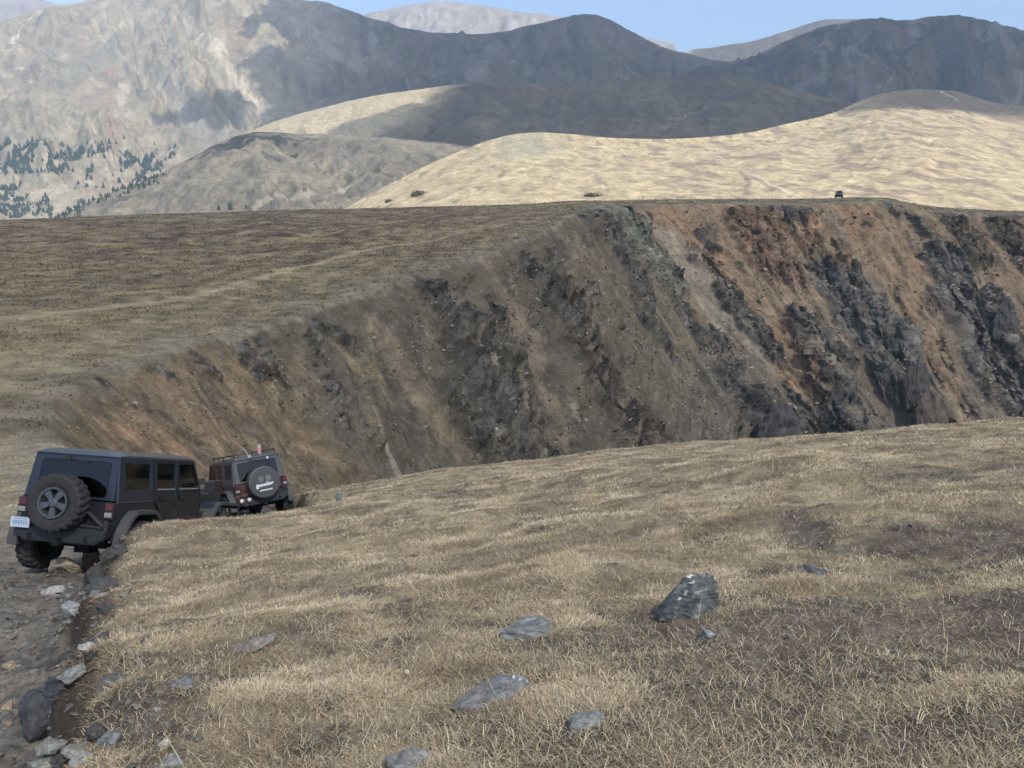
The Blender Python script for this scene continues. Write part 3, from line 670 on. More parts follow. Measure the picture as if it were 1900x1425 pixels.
# over the middle ridge and the top of the tan hill
b3 = [slope_pt(px, py, MMp) for px, py in [(610,243),(690,222),(760,198),(830,172),(880,156)]]
c3 = [slope_pt(px, py, MTp) for px, py in [(2250,236),(1900,207),(1760,205),(1620,203),(1565,207)]]
cloud([up_to_cloud(p) for p in b3] + [up_to_cloud((-60,1420,250)), up_to_cloud((420,1420,250)), up_to_cloud((900,1300,200))] + [up_to_cloud(p) for p in c3] + [up_to_cloud((330,905,60)), up_to_cloud((100,900,60)), up_to_cloud((-120,910,60)), up_to_cloud((-230,1000,80))], cm_far, 12, 110, 12, 4)

vs = SC.view_settings
vs.view_transform = 'Standard'; vs.look = 'None'; vs.gamma = 1; vs.exposure = 1.25
SC.cycles.use_denoising = True; SC.cycles.use_adaptive_sampling = False; SC.cycles.filter_width = 1.5
SC.cycles.max_bounces = 6; SC.cycles.diffuse_bounces = 3; SC.cycles.volume_bounces = 0; SC.cycles.transparent_max_bounces = 12
# ------------------------------------------------------------------ grass and gravel
def sample_ground(n, rmin, rmax, frac_inv, amin, amax, rng):
    a = np.radians(rng.uniform(amin, amax, n))
    u = rng.random(n)
    r1 = 1 / (1 / rmin + u * (1 / rmax - 1 / rmin)); r2 = rmin * (rmax / rmin) ** u
    r = np.where(rng.random(n) < frac_inv, r1, r2)
    return r * np.sin(a), r * np.cos(a), r

GCOL = np.array([(.48,.400,.262), (.57,.495,.345), (.37,.290,.185), (.34,.302,.235), (.29,.19,.12), (.29,.268,.15)])
GW = np.array([.40, .22, .16, .10, .05, .07])

def blades(cx, cy, cr, L, lean0, lean1, col, wmin, rng, dirx=None):
    n = len(cx)
    th = rng.uniform(0, 2 * np.pi, n); rad = cr * np.sqrt(rng.random(n))
    x = cx + rad * np.cos(th); y = cy + rad * np.sin(th)
    z = hill_z(x, y) - .008
    d = th + rng.normal(0, .7, n)
    if dirx is not None:
        vx = np.cos(d) + dirx[0]; vy = np.sin(d) + dirx[1]; d = np.arctan2(vy, vx)
    hx, hy = np.cos(d), np.sin(d)
    l1 = lean0 * rng.uniform(.5, 1.3, n); l2 = lean1 * rng.uniform(.7, 1.25, n)
    p0 = np.stack([x, y, z], -1)
    p1 = p0 + (L * .55)[:, None] * np.stack([hx * np.sin(l1), hy * np.sin(l1), np.cos(l1)], -1)
    p2 = p1 + (L * .45)[:, None] * np.stack([hx * np.sin(l2), hy * np.sin(l2), np.cos(l2)], -1)
    r = np.hypot(x, y)
    w = np.maximum(wmin, r * .00042) * rng.uniform(.7, 1.4, n)
    ps = rng.uniform(0, 2 * np.pi, n)
    s = np.stack([np.cos(ps), np.sin(ps), np.zeros(n)], -1) * (w * .5)[:, None]
    V = np.stack([p0 - s, p0 + s, p1 + s * .8, p1 - s * .8, p2], 1)
    C = np.repeat(col[:, None], 5, 1)
    return V, C

def grass():
    rng = np.random.default_rng(21)
    Vs, Cs = [], []
    # tussocks
    cx, cy, r = sample_ground(125000, 1.9, 36, .46, -43, 41, rng)
    sd = edge_sd(cx, cy) + .30 * fbm(cx * .9, cy * .9, 3, 21)
    bare = bare_mask(cx, cy)
    big = fbm(cx / .8, cy / .5, 4, 63)
    dens = np.clip(1.04 - bare, 0, 1) ** 1.5 * np.clip(.60 + 1.5 * big, .04, 1.3)
    k = (sd > -.02) & (rng.random(len(cx)) < dens)
    left = (sd < -4.6) & (cy > 14) & (rng.random(len(cx)) < .6)
    k |= left
    cx, cy, r, big, bare = cx[k], cy[k], r[k], big[k], bare[k]
    tall = np.clip(.66 + .62 * big, .35, 1.35)
    cc = GCOL[rng.choice(6, len(cx), p=GW)]
    tone = fbm(cx / .9, cy / .5, 5, 64)
    cc = mix(cc, [.60,.520,.365], sstep(.02, .45, tone) * .75); cc = cc * np.array([1.07, 1.055, 1.06]); cc = mix(cc, [.22,.175,.12], sstep(.0, -.38, tone) * .9)
    nb = rng.integers(9, 24, len(cx))
    i = np.repeat(np.arange(len(cx)), nb); n = len(i)
    L = rng.uniform(.035, .115, n) * tall[i]
    L = L * np.clip(.62 + .06 * r[i], .6, 1.05); col = cc[i] * rng.uniform(.75, 1.25, (n, 1))
    V, C = blades(cx[i], cy[i], .03 + .05 * rng.random(n) + .004 * r[i], L, .8 + .6 * rng.random(n), 1.65, col, .0028, rng, (.35, -.25))
    Vs.append(V); Cs.append(C)
    # flattened thatch and litter
    cx, cy, r = sample_ground(380000, 1.9, 30, .6, -43, 41, rng)
    sd = edge_sd(cx, cy) + .30 * fbm(cx * .9, cy * .9, 3, 21); bare = bare_mask(cx, cy)
    k = (sd > -.12) & (rng.random(len(cx)) < np.clip(1.0 - .5 * bare, .0, 1))
    cx, cy = cx[k], cy[k]; n = len(cx)
    col = GCOL[rng.choice(6, n, p=[.28,.18,.24,.17,.08,.05])] * rng.uniform(.6, 1.15, (n, 1))
    V, C = blades(cx, cy, np.full(n, .02), rng.uniform(.03, .10, n), np.full(n, 1.2), np.full(n, 1.55), col, .0028, rng)
    Vs.append(V); Cs.append(C)
    # a few long seed stalks
    cx, cy, r = sample_ground(900, 2.0, 30, .4, -42, 40, rng)
    sd = edge_sd(cx, cy); k = sd > .1; cx, cy = cx[k], cy[k]; n = len(cx)
    V, C = blades(cx, cy, np.full(n, .02), rng.uniform(.10, .22, n), rng.uniform(.1, 1.2, n), rng.uniform(.5, 1.5, n), np.tile([.50,.43,.29], (n, 1)) * rng.uniform(.8, 1.1, (n, 1)), .003, rng)
    Vs.append(V); Cs.append(C)
    V = np.concatenate(Vs); C = np.concatenate(Cs); n = len(V)
    b = np.arange(n)[:, None] * 5
    me = mesh_np('dry_grass', V, b + np.array([0, 1, 2, 3]), b + np.array([3, 2, 4]), C)
    m, nt, out = new_mat('dry_grass_blade')
    a = N(nt, 'ShaderNodeAttribute', attribute_name='tint')
    d = N(nt, 'ShaderNodeBsdfDiffuse'); t = N(nt, 'ShaderNodeBsdfTranslucent'); mxs = N(nt, 'ShaderNodeMixShader'); mxs.inputs[0].default_value = .22
    nt.links.new(a.outputs['Color'], d.inputs['Color']); nt.links.new(a.outputs['Color'], t.inputs['Color'])
    nt.links.new(d.outputs[0], mxs.inputs[1]); nt.links.new(t.outputs[0], mxs.inputs[2]); nt.links.new(mxs.outputs[0], out.inputs['Surface'])
    o = link('dry_grass', me, m); tag(o, 'dry straw coloured grass covering the hillside', 'grass', kind='stuff')
    print('blades', n)
grass()

def hull(seed, n=14, dims=(1, 1, 1), flat=.0):
    rng = np.random.default_rng(seed)
    p = rng.normal(size=(n, 3)); p /= np.linalg.norm(p, axis=1, keepdims=True); p *= rng.uniform(.75, 1, (n, 1))
    p[:, 2] = np.sign(p[:, 2]) * np.abs(p[:, 2]) ** (1 - flat * .6)
    bm = bmesh.new()
    for q in p: bm.verts.new(q * np.array(dims))
    r = bmesh.ops.convex_hull(bm, input=bm.verts)
    loose = [v for v in bm.verts if not v.link_faces]
    bmesh.ops.delete(bm, geom=loose, context='VERTS')
    return bm

mat_stone = terrain_mat('shale_stone', [12, 55], .5, .01, .68, 1.3)

def gravel():
    rng = np.random.default_rng(33)
    protos = []
    for k in range(10):
        bm = hull(500 + k, 11, (1, .75, .34 + .2 * (k % 3)), .4)
        bmesh.ops.triangulate(bm, faces=bm.faces)
        bm.verts.index_update()
        protos.append((np.array([v.co[:] for v in bm.verts]), np.array([[v.index for v in f.verts] for f in bm.faces]))); bm.free()
    x, y, r = sample_ground(42000, 2.2, 26, .5, -55, 40, rng)
    sd = edge_sd(x, y)
    on_track = (sd < .02) & (sd > -4.3) & ~((y > 14) & (sd < -3.6))
    edge_ = (sd > 0) & (sd < .45) & (rng.random(len(x)) < .16)
    soil = (sd > .3) & (bare_mask(x, y) > .6) & (rng.random(len(x)) < .14)
    k = on_track | edge_ | soil
    x, y, r, sd = x[k], y[k], r[k], sd[k]; n = len(x)
    z = hill_z(x, y)
    size = np.exp(rng.normal(np.log(.015), .62, n)) * np.where(sd > .3, .5, 1) * np.clip(r / 6, .8, 1.6)
    size = np.minimum(size * np.where(np.abs(sd) < .45, 1.5, 1), .085)
    pal = np.array([(.125,.118,.106), (.095,.092,.088), (.15,.138,.12), (.15,.118,.09), (.19,.18,.16), (.075,.073,.07)])
    pc = pal[rng.choice(6, n, p=[.3,.22,.2,.12,.08,.08])] * rng.uniform(.8, 1.2, (n, 1))
    Vs, Fs, Cs, off = [], [], [], 0
    which = rng.integers(0, 10, n)
    for k, (pv, pf) in enumerate(protos):
        i = np.nonzero(which == k)[0]; m = len(i)
        if not m: continue
        a = rng.uniform(0, 2 * np.pi, m); tx = rng.normal(0, .22, m); ty = rng.normal(0, .22, m) - .15
        v = pv[None] * size[i][:, None, None]
        X = v[..., 0] * np.cos(a)[:, None] - v[..., 1] * np.sin(a)[:, None]; Y = v[..., 0] * np.sin(a)[:, None] + v[..., 1] * np.cos(a)[:, None]
        Z = v[..., 2] + X * tx[:, None] + Y * ty[:, None]
        P = np.stack([X + x[i][:, None], Y + y[i][:, None], Z + (z[i] + size[i] * .10)[:, None]], -1)
        Vs.append(P.reshape(-1, 3)); Cs.append(np.repeat(pc[i], len(pv), 0))
        Fs.append((pf[None] + (np.arange(m) * len(pv))[:, None, None] + off).reshape(-1, 3)); off += m * len(pv)
    me = mesh_np('gravel', np.concatenate(Vs), None, np.concatenate(Fs), np.concatenate(Cs), False)
    tag(link('gravel', me, mat_stone), 'loose grey shale gravel scattered on the dirt track', 'gravel', kind='stuff')
    print('stones', n)
gravel()

def scree():
    """loose stones lying on the cliff face"""
    rng = np.random.default_rng(44); P = Cf.reshape(-1, 3); d = np.linalg.norm(P, axis=1)
    e = np.cross(np.gradient(Cf, axis=0), np.gradient(Cf, axis=1)); ca = np.linalg.norm(e, axis=-1).ravel()
    tw = sstep(.8, 3, T2) * np.clip(.25 + 1.1 * fbm(S2 / 5 / near, T2 / 7 / near, 4, 143) + .5 * rock + .012 * T2, .03, 1.4)
    px = W / 2 + F * P[:, 0] / np.maximum(P[:, 1], 1)
    wgt = tw.ravel() * ca / d ** 1.7 * (px < 2000); wgt /= wgt.sum()
    n = 48000; i = rng.choice(len(P), n, p=wgt); p = P[i]
    size = np.exp(rng.normal(0, .60, n)) * d[i] * .0012; size = np.minimum(size, d[i] * .0042)
    base = ccol.reshape(-1, 3)[i]; k = rng.random((n, 1))
    col = np.where(k < .38, base * .55, np.where(k < .78, base * 1.35, np.array([.19, .175, .15]))) * rng.uniform(.8, 1.2, (n, 1))
    Vs, Fs, Cs, off = [], [], [], 0; which = rng.integers(0, 8, n)
    for q in range(8):
        bm = hull(700 + q, 10, (1, .8, .6), .2); bmesh.ops.triangulate(bm, faces=bm.faces); bm.verts.index_update()
        pv = np.array([v.co[:] for v in bm.verts]); pf = np.array([[v.index for v in f.verts] for f in bm.faces]); bm.free()
        j = np.nonzero(which == q)[0]; m = len(j); a = rng.uniform(0, 6.283, m); b = rng.uniform(-.8, .8, m)
        v = pv[None] * size[j][:, None, None]
        x = v[..., 0] * np.cos(a)[:, None] - v[..., 1] * np.sin(a)[:, None]; y = v[..., 0] * np.sin(a)[:, None] + v[..., 1] * np.cos(a)[:, None]
        z = v[..., 2] * np.cos(b)[:, None] + x * np.sin(b)[:, None]
        Vs.append((np.stack([x, y, z], -1) + p[j][:, None]).reshape(-1, 3)); Cs.append(np.repeat(col[j], len(pv), 0))
        Fs.append((pf[None] + (np.arange(m) * len(pv))[:, None, None] + off).reshape(-1, 3)); off += m * len(pv)
    tag(link('scree_rubble', mesh_np('scree_rubble', np.concatenate(Vs), None, np.concatenate(Fs), np.clip(np.concatenate(Cs), .02, .5), False), mat_mesa), 'loose rubble strewn down the cliff face', 'scree', kind='stuff')
scree()

# ------------------------------------------------------------------ single rocks
def rock(px, py, wpx, hpx, label, col, thick=.5, depth=.8, tilt=(0, 0, 0), seed=0, quartz=None, n=16, sink=.25, lichen=None, name='rock', pos=None, pts=None, slab=None, rough=1.0):
    """px, py: where its foot meets the ground; width and height as seen"""
    g = ground_at(px, py) if pos is None else np.asarray(pos, float)
    D = np.linalg.norm(g)
    w = wpx / F * D * .5; h = hpx / F * D
    if pts is not None or slab is not None:
        if slab is not None:      # outline of its top on the slope, given real thickness
            gp = np.array([ground_at(*q) for q in slab]); g = gp.mean(0); D = np.linalg.norm(g); w = np.ptp(gp[:, 0]) * .5
            q = gp - g; nn = np.cross(q[1] - q[0], q[len(q) // 2] - q[0]); nn = np.array([-.13, .17, 1]); th = thick
            P0 = [a * 1.03 + nn * (-.6 * th) for a in q] + [a + nn * (.55 * th) for a in q] + [a * .86 + nn * th for a in q]
        else:
            P0 = [(a * w, b * w, c * h) for a, b, c in pts]
        bm = bmesh.new()
        for q_ in P0: bm.verts.new(q_)
        bmesh.ops.convex_hull(bm, input=bm.verts)
        bmesh.ops.delete(bm, geom=[v for v in bm.verts if not v.link_faces], context='VERTS')
    else:
        bm = hull(seed + 900, n, (w, w * depth, h * thick), .3)
    bmesh.ops.subdivide_edges(bm, edges=bm.edges, cuts=3, use_grid_fill=True)
    bmesh.ops.triangulate(bm, faces=[f for f in bm.faces if len(f.verts) > 4])
    bmesh.ops.smooth_vert(bm, verts=bm.verts, factor=.35, use_axis_x=True, use_axis_y=True, use_axis_z=True)
    bmesh.ops.subdivide_edges(bm, edges=bm.edges, cuts=1, use_grid_fill=True)
    bm.normal_update()
    co = np.array([v.co[:] for v in bm.verts]); no = np.array([v.normal[:] for v in bm.verts])
    s = 1 / max(w, 1e-4)
    d = .10 * fbm(co[:, 0] * s * 2.2 + seed, co[:, 2] * s * 2.2 + co[:, 1] * s * 1.7, 5, seed % 50 + 130)
    lay = .05 * np.abs(gnoise(co[:, 2] * s * 9 + co[:, 0] * s, co[:, 1] * s * .8, seed % 40 + 3))
    co2 = co + no * ((d - lay) * w * .9 * rough)[:, None]
    for v, c in zip(bm.verts, co2): v.co = c
    me = bpy.data.meshes.new(name); bm.to_mesh(me); bm.free()
    me.polygons.foreach_set('use_smooth', [False] * len(me.polygons))
    c = np.tile(np.array(col, float), (len(co), 1)) * (1 + .35 * fbm(co[:, 0] * s * 3 + 7, co[:, 1] * s * 3 + co[:, 2] * s * 2.5, 4, seed + 60))[:, None]
    if quartz is not None:
        q = quartz(co * s) + .35 * fbm(co[:, 0] * s * 4, co[:, 1] * s * 4, 4, 77)
        c = mix(c, [.62,.60,.56], sstep(.3, .5, q))
    if lichen is not None:
        c = mix(c, lichen, sstep(.28, .42, fbm(co[:, 0] * s * 2.6 + 3, co[:, 1] * s * 2.6 + co[:, 2] * s * 3, 4, seed + 90)) * .8)
    cc = np.ones((len(co), 4), np.float32); cc[:, :3] = np.clip(c, .02, .7)
    a = me.color_attributes.new('tint', 'FLOAT_COLOR', 'POINT'); a.data.foreach_set('color', cc.ravel())
    o = link(name, me, mat_stone)
    if pts is not None or slab is not None:
        o.location = (g[0], g[1], g[2] - (.06 * h if pts is not None else -.012))
    else:
        o.location = (g[0], g[1], g[2] + h * thick * (1 - 2 * sink))
        o.rotation_euler = [R(t) for t in tilt]
    tag(o, label, 'rock')
    return o
GREY, BLUE, DARK, TAN, PALE = (.135,.14,.145), (.115,.13,.14), (.055,.06,.07), (.21,.165,.115), (.25,.245,.225)
rock(1274, 1143, 112, 84, 'large dark lichen spotted boulder with white patches on its crest, standing in the grass', (.078,.083,.088), 1, 1, seed=41,
     quartz=lambda p: .55 * (p[:, 2] - 1.30) - .25 * np.abs(p[:, 0] - .0) + .12 + .5 * fbm(p[:, 0] * 5, p[:, 1] * 5 + p[:, 2] * 6, 3, 55), lichen=(.19,.205,.20),
     pts=[(-1,-.30,0),(-1,.2,0),(-.78,-.34,.24),(-.52,-.22,.56),(-.30,-.02,.80),(-.12,.05,.93),(.20,.0,1.0),(.62,.05,1.0),(.88,.0,.88),(1.0,-.05,.66),(.98,-.12,.42),(.72,-.30,.16),(.2,-.50,.05),(-.1,-.42,.5),(.45,-.38,.55),(.1,-.25,.82),(.7,.5,0),(-.4,.5,0),(.3,.45,.7),(.8,-.28,0)])
rock(912, 1322, 165, 66, 'flat grey slab edged with white quartz, lying in the lower grass', (.160,.156,.150), .040, seed=2,
     quartz=lambda p: p[:, 0] * .75 + p[:, 1] * .25 - .48 + .25 * (np.abs(p[:, 0] - .55) < .12), slab=[(832,1326),(884,1328),(958,1304),(988,1276),(942,1264),(898,1278)])
rock(978, 1186, 92, 34, 'blue grey half buried rock uphill of the quartz edged slab', (.135,.142,.138), .045, seed=3, lichen=(.21,.23,.22), slab=[(925,1186),(975,1187),(1018,1178),(1026,1164),(1000,1156),(962,1166)])
rock(1512, 1064, 56, 30, 'small dark stone behind and right of the large boulder', (.085,.090,.094), .5, .8, (6, 8, -10), 4, sink=.35)
rock(1086, 1362, 72, 30, 'small bluish stone just right of the quartz edged slab', (.150,.158,.155), .035, seed=5, slab=[(1056,1366),(1084,1360),(1126,1342),(1110,1336),(1064,1344)], lichen=(.24,.26,.25))
rock(476, 1194, 92, 38, 'brownish grey flat rock sunk in thick straw grass near the bank', (.16,.145,.125), .3, .9, (-6, -6, 12), 6, sink=.42)
rock(338, 1274, 66, 30, 'dark grey stone between the earth bank and the sunken flat rock', (.115,.118,.122), .42, .7, (0, -6, 10), 7, sink=.38)
rock(765, 1432, 120, 64, 'rough grey rock cut off by the bottom edge of the grass', (.15,.148,.138), .36, .9, (4, 4, -20), 8, sink=.40, lichen=(.23,.24,.23))
rock(755, 1252, 17, 15, 'little white stone alone in the grass', (.50,.48,.45), .5, .9, (0, 0, 0), 9)
rock(1310, 1184, 34, 26, 'faint bluish stone in the grass below the large boulder', (.19,.20,.21), .4, .8, (0, 0, 30), 10)
rock(628, 930, 17, 26, 'small upright stone beside the gully right of the red vehicle', (.13,.15,.14), .6, .8, (0, 8, 0), 11, name='rock')
rock(166, 1206, 52, 30, 'pale flat stone on top of the earth bank, above the dark hollow', PALE, .4, .7, (0, 10, -20), 12, pos=None)
rock(84, 1374, 84, 128, 'tall dark slab leaning against the earth bank', (.060,.063,.070), .52, .55, (10, 14, 20), 23, sink=.22)
rock(106, 1294, 54, 44, 'short dark slab wedged behind the tall leaning slab', (.045,.048,.056), .55, .6, (0, 5, 8), 14, sink=.15)
rock(138, 1266, 50, 44, 'flat grey green stone capping the hollow in the bank', (.16,.17,.16), .35, .9, (0, -4, 15), 15, sink=.1)
rock(98, 1402, 56, 34, 'broad grey green slab at the foot of the leaning slab', (.155,.16,.145), .35, .9, (4, 0, 12), 16, sink=.15)
rock(142, 1404, 46, 34, 'square grey slab next to the broad slab at the bank foot', (.165,.165,.15), .38, .9, (2, 6, -18), 17, sink=.15)
rock(92, 1428, 70, 30, 'rounded pale grey slab lowest in the heap below the bank', (.185,.185,.17), .45, .9, (0, 0, 4), 18)
rock(155, 1420, 48, 34, 'wedge shaped grey stone right of the lowest slab', (.18,.19,.185), .45, .6, (0, -14, 28), 19)
rock(205, 1384, 52, 48, 'bluish block half buried in the earth right of the slab heap', (.125,.13,.132), .45, .7, (0, -18, 24), 20, sink=.36)
rock(314, 1422, 56, 34, 'flat bluish stone on the dark soil at the lower left', (.17,.172,.165), .35, .8, (0, -8, 30), 21, sink=.34)
rock(306, 1386, 32, 22, 'small pale elongated stone on the dark soil below the grass lip', (.30,.28,.25), .45, .5, (0, -16, 26), 22)
rock(136, 1138, 40, 34, 'blue grey stone above the dark gap in the track bank', (.19,.20,.205), .45, .9, (0, 8, 10), 27)
rock(100, 1104, 48, 22, 'whitish flat stone on the track behind the black vehicle', (.24,.24,.23), .4, .8, (0, -6, 20), 24)
rock(120, 1062, 62, 40, 'tan rock under the tail of the black vehicle', (.21,.185,.145), .5, .9, (0, 4, 10), 25)
rock(172, 1056, 40, 42, 'brown rock in the bank beside the black vehicle', (.125,.100,.08), .6, .8, (0, 12, 30), 26)
rock(20, 1238, 30, 14, 'tan flat stone lying in the stony track at the frame edge', TAN, .4, .8, (0, 0, 0), 28)
rock(18, 1318, 40, 22, 'orange brown stone on the track left of the leaning slab', (.21,.165,.115), .4, .7, (0, -8, 10), 29)

rng_ = np.random.default_rng(91)
for k in range(40):      # ledge stones sticking out of the cut bank, one object each
    f = (k + rng_.random() * .8) / 40
    i = int(np.interp(3.0 + 8.2 * f ** 1.25, EDGE[:, 1], np.arange(len(EDGE))))
    e = EDGE[i] + rng_.normal(0, .10, 2) + np.array([-.10, 0]); zz = hill_z(np.array([e[0]]), np.array([e[1]]))[0] + rng_.uniform(-.02, .05)
    px_s = rng_.uniform(20, 58) * (1 if k % 4 else 1.4)
    rock(0, 0, px_s, px_s * rng_.uniform(.55, .9), 'dark stone jutting from the broken earth bank beside the track', np.array((.068,.066,.064)) * rng_.uniform(.55, 1.35), rng_.uniform(.35, .6), .8, (rng_.uniform(-14, 14), rng_.uniform(-20, 20), rng_.uniform(0, 180)), 300 + k, pos=(e[0], e[1], zz), sink=.3)['group'] = 'stones in the cut bank'
for (p, w, h, pts, label, col, seed) in CRAGS:
    o = rock(0, 0, 2 * w * F / np.linalg.norm(p), h * F / np.linalg.norm(p), label, col, 1, 1, seed=seed, name='rock_crag', pos=p, pts=pts, rough=1.6)
    o['category'] = 'crag'; o['group'] = 'crags on the cliff'
# ------------------------------------------------------------------ vehicles
class MB:
    def __init__(s): s.bm = bmesh.new(); s.mi = 0
    def poly(s, vs):
        f = s.bm.faces.new([s.bm.verts.new(v) for v in vs]); f.material_index = s.mi; return f
    def box(s, x0, x1, y0, y1, z0, z1):
        r = bmesh.ops.create_cube(s.bm, size=1)
        for v in r['verts']:
            v.co = ((x0 + x1) / 2 + v.co.x * (x1 - x0), (y0 + y1) / 2 + v.co.y * (y1 - y0), (z0 + z1) / 2 + v.co.z * (z1 - z0))
            for f in v.link_faces: f.material_index = s.mi
        return r['verts']
    def solid(s, outer, holes, place, thick):
        """flat outline with holes, extruded; place(u, v, depth) -> point"""
        bm2 = bmesh.new(); edges = []
        for loop in [outer] + list(holes):
            vs = [bm2.verts.new((p[0], p[1], 0)) for p in loop]
            edges += [bm2.edges.new((vs[i], vs[(i + 1) % len(vs)])) for i in range(len(vs))]
        bmesh.ops.triangle_fill(bm2, use_beauty=True, edges=edges, normal=(0, 0, 1))
        fs = list(bm2.faces)
        r = bmesh.ops.extrude_face_region(bm2, geom=fs)
        top = [v for v in r['geom'] if isinstance(v, bmesh.types.BMVert)]
        for v in top: v.co.z = 1
        bmesh.ops.recalc_face_normals(bm2, faces=bm2.faces)
        mp = {}
        for v in bm2.verts: mp[v] = s.bm.verts.new(place(v.co.x, v.co.y, v.co.z * thick))
        for f in bm2.faces:
            nf = s.bm.faces.new([mp[v] for v in f.verts]); nf.material_index = s.mi
        bm2.free()
    def tube(s, pts, r, seg=8, closed=False):
        pts = [Vector(p) for p in pts]; rings = []
        for i, p in enumerate(pts):
            a = pts[max(i - 1, 0)]; b = pts[min(i + 1, len(pts) - 1)]
            t = (b - a).normalized(); u = t.cross(Vector((0, 0, 1)))
            if u.length < .05: u = t.cross(Vector((1, 0, 0)))
            u.normalize(); w = t.cross(u)
            rings.append([s.bm.verts.new(p + (u * math.cos(k * 2 * math.pi / seg) + w * math.sin(k * 2 * math.pi / seg)) * r) for k in range(seg)])
        for a, b in zip(rings[:-1], rings[1:]):
            for k in range(seg):
                f = s.bm.faces.new((a[k], a[(k + 1) % seg], b[(k + 1) % seg], b[k])); f.material_index = s.mi
        for rg in (rings[0], rings[-1]):
            f = s.bm.faces.new(rg); f.material_index = s.mi
    def lathe(s, prof, axis, c, seg=48, mod=None):
        """prof: (offset along axis, radius) list; axis 'x' or 'y'"""
        rings = []
        for j, (o, r) in enumerate(prof):
            rg = []
            for k in range(seg):
                a = 2 * math.pi * k / seg; rr_ = r + (mod(j, k) if mod else 0)
                if axis == 'x': p = (c[0] + o, c[1] + rr_ * math.cos(a), c[2] + rr_ * math.sin(a))
                else: p = (c[0] + rr_ * math.cos(a), c[1] + o, c[2] + rr_ * math.sin(a))
                rg.append(s.bm.verts.new(p))
            rings.append(rg)
        for a, b in zip(rings[:-1], rings[1:]):
            for k in range(seg):
                f = s.bm.faces.new((a[k], a[(k + 1) % seg], b[(k + 1) % seg], b[k])); f.material_index = s.mi
        return rings
    def cap(s, ring):
        f = s.bm.faces.new(ring); f.material_index = s.mi
    def build(s, name, mat, parent=None, bevel=0.0, smooth=False, seg=2):
        bm = s.bm
        bmesh.ops.remove_doubles(bm, verts=bm.verts, dist=1e-5)
        bmesh.ops.recalc_face_normals(bm, faces=bm.faces)
        if bevel:
            es = [e for e in bm.edges if len(e.link_faces) == 2 and e.calc_face_angle(0) > R(35)]
            bmesh.ops.bevel(bm, geom=es, offset=bevel, segments=seg, affect='EDGES', clamp_overlap=True)
        me = bpy.data.meshes.new(name); bm.to_mesh(me); bm.free()
        if smooth: me.polygons.foreach_set('use_smooth', [True] * len(me.polygons))
        return link(name, me, mat, parent)

def rrect(x0, x1, y0, y1, r, n=4):
    out = []
    for cx, cy, a0 in ((x1 - r, y1 - r, 0), (x0 + r, y1 - r, 90), (x0 + r, y0 + r, 180), (x1 - r, y0 + r, 270)):
        for k in range(n + 1):
            a = R(a0 + 90 * k / n); out.append((cx + r * math.cos(a), cy + r * math.sin(a)))
    return out

def paint(name, col, rough=.35, dust=.35, dustcol=(.16, .13, .10), spec=.5):
    """car paint, dusty towards the sills (dust is on the panel, by height in the body's own space)"""
    m, nt, out = new_mat(name); b = bsdf(nt, out, rough, spec)
    tc = N(nt, 'ShaderNodeTexCoord'); n = N(nt, 'ShaderNodeTexNoise'); n.inputs['Scale'].default_value = 7; n.inputs['Detail'].default_value = 8; n.inputs['Roughness'].default_value = .7
    nt.links.new(tc.outputs['Object'], n.inputs['Vector'])
    sp = N(nt, 'ShaderNodeSeparateXYZ'); nt.links.new(tc.outputs['Object'], sp.inputs[0])
    h = N(nt, 'ShaderNodeMapRange'); h.inputs['From Min'].default_value = 1.35; h.inputs['From Max'].default_value = .75; h.inputs['To Min'].default_value = .12; h.inputs['To Max'].default_value = 1
    nt.links.new(sp.outputs['Z'], h.inputs['Value'])
    mr = N(nt, 'ShaderNodeMapRange'); mr.inputs['From Min'].default_value = .35; mr.inputs['From Max'].default_value = .72; nt.links.new(n.outputs['Fac'], mr.inputs['Value'])
    mu = N(nt, 'ShaderNodeMath', operation='MULTIPLY'); nt.links.new(h.outputs[0], mu.inputs[0]); nt.links.new(mr.outputs[0], mu.inputs[1])
    m2 = N(nt, 'ShaderNodeMath', operation='MULTIPLY'); nt.links.new(mu.outputs[0], m2.inputs[0]); m2.inputs[1].default_value = dust
    mx = N(nt, 'ShaderNodeMix', data_type='RGBA'); mx.inputs['A'].default_value = (*col, 1); mx.inputs['B'].default_value = (*dustcol, 1)
    nt.links.new(m2.outputs[0], mx.inputs['Factor']); nt.links.new(mx.outputs['Result'], b.inputs['Base Color'])
    ra = N(nt, 'ShaderNodeMath', operation='ADD'); ra.inputs[1].default_value = rough; nt.links.new(m2.outputs[0], ra.inputs[0]); nt.links.new(ra.outputs[0], b.inputs['Roughness'])
    return m

def plain_mat(name, col, rough=.6, spec=.4, metallic=0., scale=20, var=.25):
    m, nt, out = new_mat(name); b = bsdf(nt, out, rough, spec, metallic)
    tc = N(nt, 'ShaderNodeTexCoord'); n = N(nt, 'ShaderNodeTexNoise'); n.inputs['Scale'].default_value = scale; n.inputs['Detail'].default_value = 5
    nt.links.new(tc.outputs['Object'], n.inputs['Vector'])
    mr = N(nt, 'ShaderNodeMapRange'); mr.inputs['To Min'].default_value = 1 - var; mr.inputs['To Max'].default_value = 1 + var; nt.links.new(n.outputs['Fac'], mr.inputs['Value'])
    mx = N(nt, 'ShaderNodeVectorMath', operation='SCALE'); mx.inputs[0].default_value = col; nt.links.new(mr.outputs[0], mx.inputs['Scale'])
    nt.links.new(mx.outputs[0], b.inputs['Base Color'])
    return m

